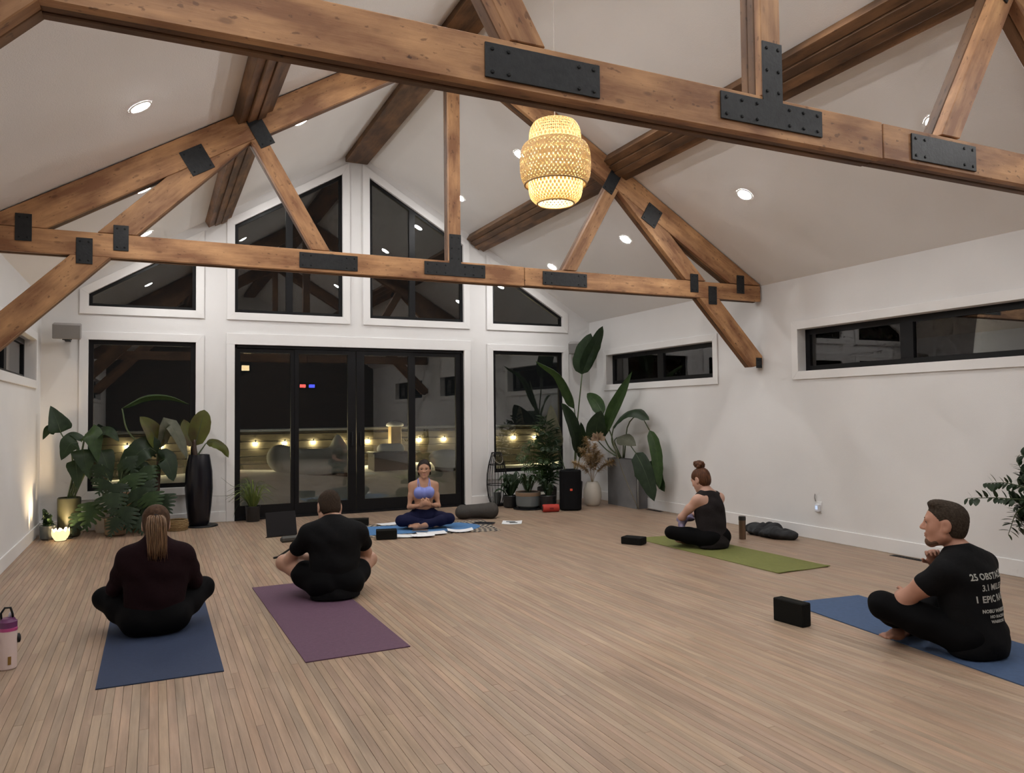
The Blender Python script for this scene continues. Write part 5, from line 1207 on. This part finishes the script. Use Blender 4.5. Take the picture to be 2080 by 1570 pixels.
def grow(prims, d):
    out = []
    for p in prims:
        if p[0] == 'c': out.append(p[:3]+(p[3]+d, p[4]+d)+p[5:])
        elif p[0] == 'e': out.append((p[0], p[1], tuple(a+d for a in p[2]))+p[3:])
    return out
def folds(a, s, z=1.): return lambda X, Y, Z: a*(np.sin(s*(Z*z+.35*X)+1.6*np.sin(s*.45*X+1)+1.2*np.sin(s*.4*Y))*np.sin(s*.42*X+.9*np.sin(s*.5*Z)+s*.3*Y))
RX = (1, 0, 0)
def build_person(label, loc, rz, J, skin, scale=1., vox=.0065, fem=False, arm=1., slim=1.):
    """J holds the joints in the sitter's own frame (+Y ahead, +X to the sitter's right). Returns thing + named primitive groups"""
    t = thing('person', label, 'person', loc, rz)
    j = {k: Vector(v) for k, v in J.items() if k != 'hs' and not k.startswith('hand')}; w = (.94 if fem else 1.06)*slim
    G = {}
    lat = tuple((j['hip_r']-j['hip_l']).normalized()); slat = tuple((j['sho_r']-j['sho_l']).normalized())
    G['pelvis'] = [cap(j['pelvis'], j['waist'], .105*w, .086*w, .04, lat, 1.42), ell(tuple(j['hip_l']+V(0, -.02, .0)), (.090, .100, .090), None, .07), ell(tuple(j['hip_r']+V(0, -.02, .0)), (.090, .100, .090), None, .07), ell((0, -.025, .10), (.11, .095, .09), None, .06)]
    G['waist'] = [cap(j['waist'], j['chest'], .084*w, .100*w, .04, lat, 1.42)]
    up = (j['neck']-j['chest'])
    G['chest'] = [cap(j['chest'], j['chest']+up*.55, .102*w, .082*w, .05, slat, 1.48)]
    mid = j['chest']+up*.55
    G['yoke'] = [cap(j['neck']-up*.26, j['sho_'+q], .052*w, .044*w, .06) for q in 'lr']+[cap(j['neck']+up*.10, j['sho_'+q]*.55+(j['neck']-up*.2)*.45, .034*w, .036*w, .05) for q in 'lr']+[cap(mid*.45+j['sho_l']*.55-V(0, .012, .03), mid*.45+j['sho_r']*.55-V(0, .012, .03), .068*w, .068*w, .06)]
    if fem: G['bust'] = [ell(tuple(j['chest']+V(x, .082, .035)), (.058, .050, .055), None, .03) for x in (-.062, .062)]
    else: G['bust'] = [ell(tuple(j['chest']+V(x, .062, .06)), (.075, .045, .06), None, .04) for x in (-.07, .07)]
    hd = Vector(j['head']); hf = Vector(J['face']); hu = Vector(J['up'])
    hs = J['hs']
    hp, p, R, r = head_prims(hd, hf, hu, hs, jaw=.84 if fem else 1.06)
    nk = .84 if fem else 1.
    G['neck'] = [cap(j['neck']-up*.1, Vector(p(0, -.022, -.06)), .052*w*nk, .047*w*nk, .03)]
    for sd in ('l', 'r'):
        S, E, W = j['sho_'+sd], j['elb_'+sd], j['wri_'+sd]
        G['upper_'+sd] = [cap(S, S+(E-S)*.5, .046*w*arm, .043*w*arm, .05), cap(S+(E-S)*.5, E, .043*w*arm, .036*w*arm, .03)]
        G['fore_'+sd] = [cap(E, E+(W-E)*.35, .037*w*arm, .040*w*arm, .025), cap(E+(W-E)*.35, W, .040*w*arm, .025*w*arm, .025)]
        hd_ = J['hand_'+sd]; G['hand_'+sd] = hand_prims(W, *hd_[:3], curl=hd_[3], s=.96 if fem else 1.05)
        H, K, A, T = j['hip_'+sd], j['kne_'+sd], j['ank_'+sd], j['toe_'+sd]
        G['thigh_'+sd] = [cap(H, H+(K-H)*.5, .092, .076, .04), cap(H+(K-H)*.5, K, .076, .058, .03)]
        G['calf_'+sd] = [cap(K, K+(A-K)*.35, .056, .055, .03), cap(K+(A-K)*.35, A, .055, .036, .03)]
        d = (T-A); ln = d.length; d = d.normalized(); sidev = d.cross(V(0, 0, 1)).normalized()
        G['foot_'+sd] = [cap(A-d*.045-V(0, 0, .012), A+d*ln*.55-V(0, 0, .012), .032, .030, .03, tuple(sidev), 1.15), cap(A+d*ln*.5-V(0, 0, .014), T, .029, .017, .02, tuple(sidev), 1.7)]
        for k in range(5): q = T+sidev*((k-2)*.017); G['foot_'+sd].append(cap(q-d*.02, q+d*(.022-.004*abs(k-1)), .009, .008, .006))
    body = []
    for k, v in G.items(): body += v
    body += hp
    lo = min(min(a[1][2], a[2][2] if a[0] == 'c' else 9) for a in body)
    b = blob('body', body, vox, skin, t, clip_z=.010)
    return t, G, p, R, hs, j
def garment(name, t, prims, m, vox=.007, amp=.0035, freq=38., clip_z=.009, z=1.):
    return blob(name, prims, vox, m, t, noise=folds(amp, freq, z) if amp else None, clip_z=clip_z)
def hair_cap(name, t, p, R, s, m, grow_=.007, cuts=((0, .122, -.038, .068, .080, .098), (0, .030, -.135, .100, .095, .085)), extra=(), amp=.0015, ears=True):
    P = [ell(p(0, -.015, .037), tuple((a+grow_)*s for a in (.076, .098, .083)), R, .01), ell(p(0, -.045, -.02), tuple((a+grow_)*s for a in (.066, .060, .07)), R, .03)]+list(extra)
    P += [('-', p(*c[:3]), tuple(a*s for a in c[3:]), R, .008) for c in cuts]
    if ears: P += [('-', p(x*.088, -.006, -.012), (.030*s, .027*s, .038*s), R, .006) for x in (-1, 1)]
    return blob(name, P, .005, m, t, noise=lambda X, Y, Z: amp*np.sin(330*X+40*np.sin(9*Z))*np.sin(260*Y+60*Z))
def strands(name, t, ctrl, n, spread, m, rng, r=.0035, taper=.4):
    mb = MB()
    for i in range(n):
        a = rng.uniform(0, 2*PI); q = math.sqrt(rng.random()); off = V(math.cos(a)*spread[0]*q, math.sin(a)*spread[1]*q, rng.uniform(-.02, .015))
        pts = [Vector(c)+off*f for c, f in zip(ctrl, [.55, 1.0, 1.05, .8][:len(ctrl)])]; pts[-1] += V(rng.uniform(-.015, .015), 0, rng.uniform(-.03, .02))
        mb.tube(spline(pts, 7), [r, r*1.2, r*1.2, r*1.1, r, r*.9, r*.7, r*.3], 5)
    o = mb.build(name, m, t, smooth='all'); o['kind'] = 'stuff'; return o
SKIN_A = skin_mat('skin_teacher', (.46, .25, .16)); SKIN_B = skin_mat('skin_fair', (.56, .335, .255)); SKIN_C = skin_mat('skin_tan', (.47, .275, .195)); SKIN_D = skin_mat('skin_ruddy', (.44, .225, .155))
HAIR_DARK = mat('dark_brown_hair', (.022, .011, .008), .6, spec=.2, var=(60, (.010, .006, .005)), stretch=(1, 1, .2)); HAIR_AUB = mat('auburn_hair', (.125, .050, .022), .55, spec=.2, var=(70, (.055, .022, .011)), stretch=(1, 1, .2))
HAIR_TAN = mat('light_brown_hair', (.22, .125, .062), .45, var=(80, (.12, .062, .03)), stretch=(1, 1, .15)); HAIR_BUZZ = mat('cropped_hair', (.050, .033, .022), .85, spec=.1, var=(120, (.028, .020, .015)), bump=(300, .5)); HAIR_GREY = mat('grizzled_hair', (.062, .047, .034), .85, spec=.1, var=(90, (.030, .022, .017)), bump=(300, .5))
BLACK_T = mat('black_jersey', (.0065, .0065, .0072), .9, bump=(40, .25), spec=.12); BLACK_P = mat('black_leggings', (.0032, .0032, .0038), .85, spec=.10)

def teacher():
    J = dict(pelvis=(0, 0, .125), waist=(0, .0, .245), chest=(0, .0, .40), neck=(0, -.01, .575), head=(-.005, .045, .712), face=(.12, 1, -.04), up=(.04, 0, 1), hs=.93,
             sho_l=(-.145, -.015, 0.503), sho_r=(.145, -.015, 0.503), elb_l=(-.180, .030, .250), elb_r=(.180, .030, .245), wri_l=(-.055, .175, .285), wri_r=(.055, .180, .275),
             hand_l=((.62, .30, .25), (.4, -.5, -.5), (0, .5, 1), .75), hand_r=((-.62, .22, .35), (.1, -.6, -.4), (0, .5, 1), .85),
             hip_l=(-.095, .0, .10), hip_r=(.095, .0, .10), kne_l=(-.292, .200, .110), kne_r=(.292, .200, .105), ank_l=(.055, .285, .055), ank_r=(-.050, .215, .065), toe_l=(.185, .270, .040), toe_r=(-.170, .225, .045))
    t, G, p, R, hs, j = build_person('woman in a lavender blue sports top and navy leggings facing the class', (.41, -1.74, .008), rz_(167), J, SKIN_A, vox=.0055, fem=True, arm=.80, slim=.90)
    face_parts(t, p, R, hs, eye=(.035, .02, .014), brow=(.02, .012, .009), lip=(.40, .13, .13), brow_r=.0022, smile=1.)
    bra = mat('lavender_blue_lycra', (.215, .265, .66), .65, bump=(60, .15))
    pr = [cap(j['chest']+V(0, 0, -.012), j['chest']+V(0, 0, .025), .0905, .0915, .03, RX, 1.45)]+grow(G['bust'], .006)+[cap(j['chest']+V(-.07, .065, .0), j['chest']+V(.07, .065, .0), .042, .042, .03)]
    garment('sports_top', t, pr, bra, .006, .0008)
    bd = [c for c in t.children if c.name.startswith('body')][0]; dg = bpy.context.evaluated_depsgraph_get(); bv = BVHTree.FromObject(bd, dg)
    for x in (-1, 1):
        for a, b in ((.078, .070), (.048, .058)):
            pts = [bv.find_nearest(q) for q in spline([(x*a, .125, .445), (x*(a+.004), .10, .50), (x*(b+.008), .05, .56), (x*.055, -.03, .58), (x*.05, -.09, .53)], 14)]
            MB().tube([h[0]+h[1]*.0015 for h in pts], [.0048]*15, 6).build('strap', bra, t, smooth='all')
    leg = mat('navy_leggings', (.0065, .008, .034), .8, bump=(50, .2), spec=.15)
    garment('leggings', t, grow(G['pelvis']+G['thigh_l']+G['thigh_r']+G['calf_l']+G['calf_r'], .005), leg, .0065, .0016)
    hair_cap('hair', t, p, R, hs, HAIR_DARK, .006, cuts=((0, .125, -.030, .070, .084, .108), (0, .045, -.150, .080, .095, .085)), extra=[ell(p(0, -.10, .03), (.038, .04, .038), None, .02), cap(p(-.068, .004, .03), p(-.072, -.02, -.075), .020, .014, .02), cap(p(.068, .004, .03), p(.072, -.02, -.075), .020, .014, .02)], ears=False)
teacher()

def woman_ponytail():
    rng = random.Random(21)
    J = dict(pelvis=(0, 0, .13), waist=(0, .0, .25), chest=(0, .01, .40), neck=(0, .03, .565), head=(.0, .075, .690), face=(0, 1, -.12), up=(0, .10, 1), hs=.98,
             sho_l=(-.165, .02, 0.483), sho_r=(.165, .02, 0.483), elb_l=(-.235, .11, .29), elb_r=(.235, .11, .29), wri_l=(-.15, .28, .24), wri_r=(.15, .28, .24),
             hand_l=((.6, .7, -.1), (0, 0, -1), (1, 0, 0), .4), hand_r=((-.6, .7, -.1), (0, 0, -1), (-1, 0, 0), .4),
             hip_l=(-.10, .0, .105), hip_r=(.10, .0, .105), kne_l=(-.300, .24, .205), kne_r=(.300, .24, .215), ank_l=(.02, .33, .06), ank_r=(-.02, .27, .07), toe_l=(.15, .36, .04), toe_r=(-.15, .30, .05))
    t, G, p, R, hs, j = build_person('woman with a light brown ponytail and dark maroon sweater seen from behind', (-2.605, -5.33, .006), rz_(0), J, SKIN_B, vox=.008, fem=True)
    face_parts(t, p, R, hs)
    sw = mat('maroon_fleece', (.013, .0055, .007), .95, bump=(60, .35), spec=.1)
    garment('sweater', t, grow(G['waist']+G['chest']+G['yoke']+G['bust'], .024)+[cap(V(0, -.01, .135), j['waist'], .122, .118, .05, RX, 1.40), cap(j['waist'], j['chest'], .114, .114, .05, RX, 1.42)]+grow(G['upper_l']+G['upper_r']+G['fore_l']+G['fore_r'], .018)+[cap(j['neck']-V(0, 0, .01), j['neck']+V(0, .02, .05), .066, .060, .02)], sw, .008, .005, 30)
    garment('trousers', t, grow(G['pelvis']+G['thigh_l']+G['thigh_r']+G['calf_l']+G['calf_r'], .012), BLACK_P, .008, .003)
    hair_cap('hair', t, p, R, hs, mat('mid_brown_hair', (.088, .048, .026), .65, spec=.12, var=(70, (.040, .021, .012)), stretch=(1, 1, .2)), .010, cuts=((0, .118, -.040, .082, .080, .088), (0, .045, -.145, .100, .095, .075)))
    MB().lathe([(.018, -.01), (.024, 0), (.018, .01)], 12, cap=(True, True)).build('hair_tie', M_BOLT, t, loc=p(0, -.112, .045), rot=(-1.0, 0, 0), smooth=True)
    strands('ponytail', t, [p(0, -.108, .050), p(0, -.150, .025), p(.004, -.165, -.08), p(.010, -.155, -.205)], 190, (.058, .030), HAIR_TAN, rng)
woman_ponytail()

def man_shorts():
    J = dict(pelvis=(0, 0, .135), waist=(0, .01, .26), chest=(0, .03, .42), neck=(.0, .075, .575), head=(-.015, .165, .665), face=(-.05, 1, -.55), up=(0, .55, 1), hs=1.08,
             sho_l=(-.195, .04, 0.488), sho_r=(.195, .04, 0.478), elb_l=(-.310, .19, .285), elb_r=(.285, .19, .290), wri_l=(-.075, .31, .255), wri_r=(.055, .32, .255),
             hand_l=((.9, .4, 0), (0, -.3, -1), (0, .5, .6), .5), hand_r=((-.9, .4, 0), (0, -.3, -1), (0, .5, .6), .5),
             hip_l=(-.10, .0, .11), hip_r=(.10, .0, .11), kne_l=(-.345, .27, .245), kne_r=(.325, .27, .215), ank_l=(.05, .38, .06), ank_r=(-.03, .32, .07), toe_l=(.20, .40, .04), toe_r=(-.18, .36, .05))
    t, G, p, R, hs, j = build_person('man with cropped hair in black t-shirt and black shorts seen from behind', (-1.36, -4.90, .006), rz_(-2), J, SKIN_C, vox=.0075)
    face_parts(t, p, R, hs)
    sl = []
    for sd in ('l', 'r'):
        S, E = j['sho_'+sd], j['elb_'+sd]; sl += [cap(S, S+(E-S)*.56, .060, .064, .05)]
    garment('t_shirt', t, grow(G['waist']+G['chest']+G['yoke'][:2]+G['yoke'][4:]+G['bust'], .016)+[cap(V(0, -.02, .03), j['waist'], .138, .122, .05, RX, 1.38), cap(j['waist'], j['chest'], .118, .120, .05, RX, 1.42)]+sl+[cap(j['neck']-V(0, .0, .035), j['neck']+V(0, .008, -.010), .066, .060, .04)], BLACK_T, .0075, .0045, 30)
    sh = grow(G['pelvis'], .016)
    for sd in ('l', 'r'):
        H, K = j['hip_'+sd], j['kne_'+sd]; sh += [cap(H, H+(K-H)*.46, .108, .100, .04)]
    garment('shorts', t, sh, BLACK_P, .0075, .004)
    hair_cap('hair', t, p, R, hs, HAIR_BUZZ, .004, cuts=((0, .118, -.040, .090, .080, .088), (0, .000, -.142, .100, .130, .092)))
man_shorts()

def woman_bun():
    rng = random.Random(4)
    J = dict(pelvis=(0, 0, .125), waist=(0, .015, .25), chest=(0, .035, .40), neck=(0, .065, .565), head=(-.01, .135, .680), face=(-.12, 1, -.42), up=(0, .42, 1), hs=.96,
             sho_l=(-.170, .045, 0.488), sho_r=(.170, .045, 0.488), elb_l=(-.235, .20, .305), elb_r=(.22, .18, .30), wri_l=(-.060, .315, .29), wri_r=(.06, .32, .29),
             hand_l=((.8, .3, -.1), (0, -.5, -.5), (0, .5, .8), .5), hand_r=((-.8, .3, -.1), (0, -.5, -.5), (0, .5, .8), .5),
             hip_l=(-.10, .0, .10), hip_r=(.10, .0, .10), kne_l=(-.315, .265, .150), kne_r=(.315, .265, .135), ank_l=(.02, .33, .055), ank_r=(-.04, .27, .065), toe_l=(.16, .34, .04), toe_r=(-.19, .29, .045))
    t, G, p, R, hs, j = build_person('woman with auburn hair bun and dark sleeveless top bending her head', (2.555, -4.57, .006), rz_(10), J, SKIN_B, vox=.007, fem=True)
    face_parts(t, p, R, hs)
    tank = mat('charcoal_jersey', (.020, .017, .018), .9, bump=(50, .3), spec=.12)
    yk = [cap(j['neck']-V(0, .0, .045), j['neck']+V(x*.112, -.012, -.055), .060, .050, .04) for x in (-1, 1)]
    garment('tank_top', t, grow(G['waist']+G['chest']+G['bust'], .014)+grow(yk, .006)+[cap(V(0, -.015, .05), j['waist'], .138, .116, .05, RX, 1.36), cap(j['waist'], j['chest'], .112, .110, .05, RX, 1.45)], tank, .007, .0045, 30)
    garment('leggings', t, grow(G['pelvis']+G['thigh_l']+G['thigh_r']+G['calf_l']+G['calf_r'], .006), BLACK_P, .007, .002)
    hair_cap('hair', t, p, R, hs, HAIR_AUB, .009, cuts=((0, .118, -.045, .082, .082, .092), (0, .050, -.150, .100, .095, .085)))
    b = p(0, -.045, .158); P = [ell(b, (.050, .050, .044), None, .01)]
    for k in range(12):
        a = 2*PI*k/12; P.append(ell((b[0]+.040*math.cos(a), b[1]+.040*math.sin(a), b[2]+.018*math.sin(3*a)), (.022, .022, .019), None, .005))
    P.append(cap(p(0, -.03, .11), b, .028, .03, .01))
    blob('hair_bun', P, .004, HAIR_AUB, t)
    c = blob('draped_cloth', [ell((0, 0, .03), (.09, .07, .035), None, .03), cap((-.06, 0, .02), (-.09, -.03, -.06), .035, .03, .03), ell((.05, .03, .05), (.05, .05, .04), None, .03)], .008, mat('lilac_cloth', (.42, .37, .50), .85, var=(14, (.20, .17, .34), 2)), noise=wrinkle(.008, 45), loc=(2.43, -4.30, .245), rz=rz_(10))
    tag(c, 'lilac patterned cloth bunched in the lap of the woman with the bun', 'cloth')
woman_bun()

def man_lettered():
    J = dict(pelvis=(0, 0, .14), waist=(0, .0, .26), chest=(0, .015, .41), neck=(0, .045, .565), head=(-.030, .115, .720), face=(-.45, .90, .02), up=(-.04, .08, 1), hs=1.06,
             sho_l=(-.200, .025, .478), sho_r=(.200, .025, .478), elb_l=(-.265, .235, .285), elb_r=(.24, .26, .30), wri_l=(-.09, .33, .27), wri_r=(.07, .235, .455),
             hand_l=((.9, .3, -.1), (0, -.3, -1), (0, .5, .6), .4), hand_r=((-.5, -.1, .8), (-.4, -.8, 0), (-.5, .3, .3), .6),
             hip_l=(-.105, .0, .115), hip_r=(.105, .0, .115), kne_l=(-.325, .33, .245), kne_r=(.33, .33, .22), ank_l=(.0, .40, .06), ank_r=(-.06, .34, .07), toe_l=(.15, .43, .04), toe_r=(-.25, .36, .045))
    t, G, p, R, hs, j = build_person('man with short grizzled hair in a black t-shirt lettered on the back', (1.615, -7.925, .006), rz_(6), J, SKIN_D, vox=.0065, arm=1.22)
    face_parts(t, p, R, hs, eye=(.08, .07, .06), brow=(.03, .02, .014), lip=(.36, .16, .13))
    sl = []
    for sd in ('l', 'r'):
        S, E = j['sho_'+sd], j['elb_'+sd]; sl += [cap(S, S+(E-S)*.42, .064, .070, .05)]
    shirt = garment('t_shirt', t, grow(G['waist']+G['chest']+G['yoke'][:2]+G['yoke'][4:]+G['bust'], .018)+[cap(V(0, -.032, .07), j['waist'], .152, .132, .05, RX, 1.34), cap(j['waist'], j['chest'], .128, .126, .05, RX, 1.42)]+sl+[cap(j['neck']-V(0, .0, .045), j['neck']+V(0, .004, -.018), .070, .064, .04)], BLACK_T, .007, .0045, 28)
    garment('trousers', t, grow(G['pelvis']+G['thigh_l']+G['thigh_r']+G['calf_l']+G['calf_r'], .016), BLACK_P, .0075, .004)
    hair_cap('hair', t, p, R, hs, HAIR_GREY, .005, cuts=((0, .120, -.045, .090, .082, .092), (0, .000, -.140, .100, .130, .092)), extra=[ell(p(0, .035, .105), (.055*hs, .050*hs, .026*hs), R, .02)])
    blob('beard', [ell(p(0, .072, -.104), (.028*hs, .0255*hs, .026*hs), R, .02)]+[cap(p(x*.036, .036, -.088), p(x*.016, .066, -.103), .0255*hs, .0245*hs, .02) for x in (-1, 1)]+[('-', p(0, .115, -.055), (.030*hs, .030*hs, .022*hs), R, .006), ('-', p(0, .03, -.02), (.09*hs, .09*hs, .048*hs), R, .008)], .0045, mat('stubble', (.17, .10, .068), .85, spec=.1, var=(160, (.10, .06, .042))), t)
    # lettering pressed onto the back of the shirt
    dg = bpy.context.evaluated_depsgraph_get(); bv = BVHTree.FromObject(shirt, dg)
    ink = mat('shirt_print', (.40, .40, .37), .8)
    for k, (txt, size, z) in enumerate((('25 OBSTACLES', .048, .440), ('3.1 MILES', .048, .380), ('1 EPIC RACE', .050, .318), ('NOBU WARRIORS', .026, .262), ('HO RACING', .022, .233), ('WARRIORS', .022, .205))):
        cu = bpy.data.curves.new('print', 'FONT'); cu.body = txt; cu.size = size; cu.align_x = 'CENTER'; cu.resolution_u = 2; cu.offset = .0012
        tmp = bpy.data.objects.new('tmp', cu); COL.objects.link(tmp); dg = bpy.context.evaluated_depsgraph_get(); dg.update()
        me = bpy.data.meshes.new_from_object(tmp.evaluated_get(dg)); bpy.data.objects.remove(tmp)
        bm = bmesh.new(); bm.from_mesh(me); bmesh.ops.triangulate(bm, faces=bm.faces)
        for it in range(3):
            ed = [e for e in bm.edges if e.calc_length() > .010]
            if not ed: break
            bmesh.ops.subdivide_edges(bm, edges=ed, cuts=1); bmesh.ops.triangulate(bm, faces=bm.faces)
        for v in bm.verts:
            x, zz = v.co.x*1.0, z+v.co.y
            h = bv.ray_cast(Vector((x, -1.0, zz)), Vector((0, 1, 0)))
            v.co = (h[0]+h[1]*.0025) if h[0] is not None else Vector((x, -.15, zz))
        bm.to_mesh(me); bm.free(); me.materials.clear(); me.materials.append(ink)
        o = bpy.data.objects.new('lettering', me); link(o, shirt); o['kind'] = 'stuff'
man_lettered()
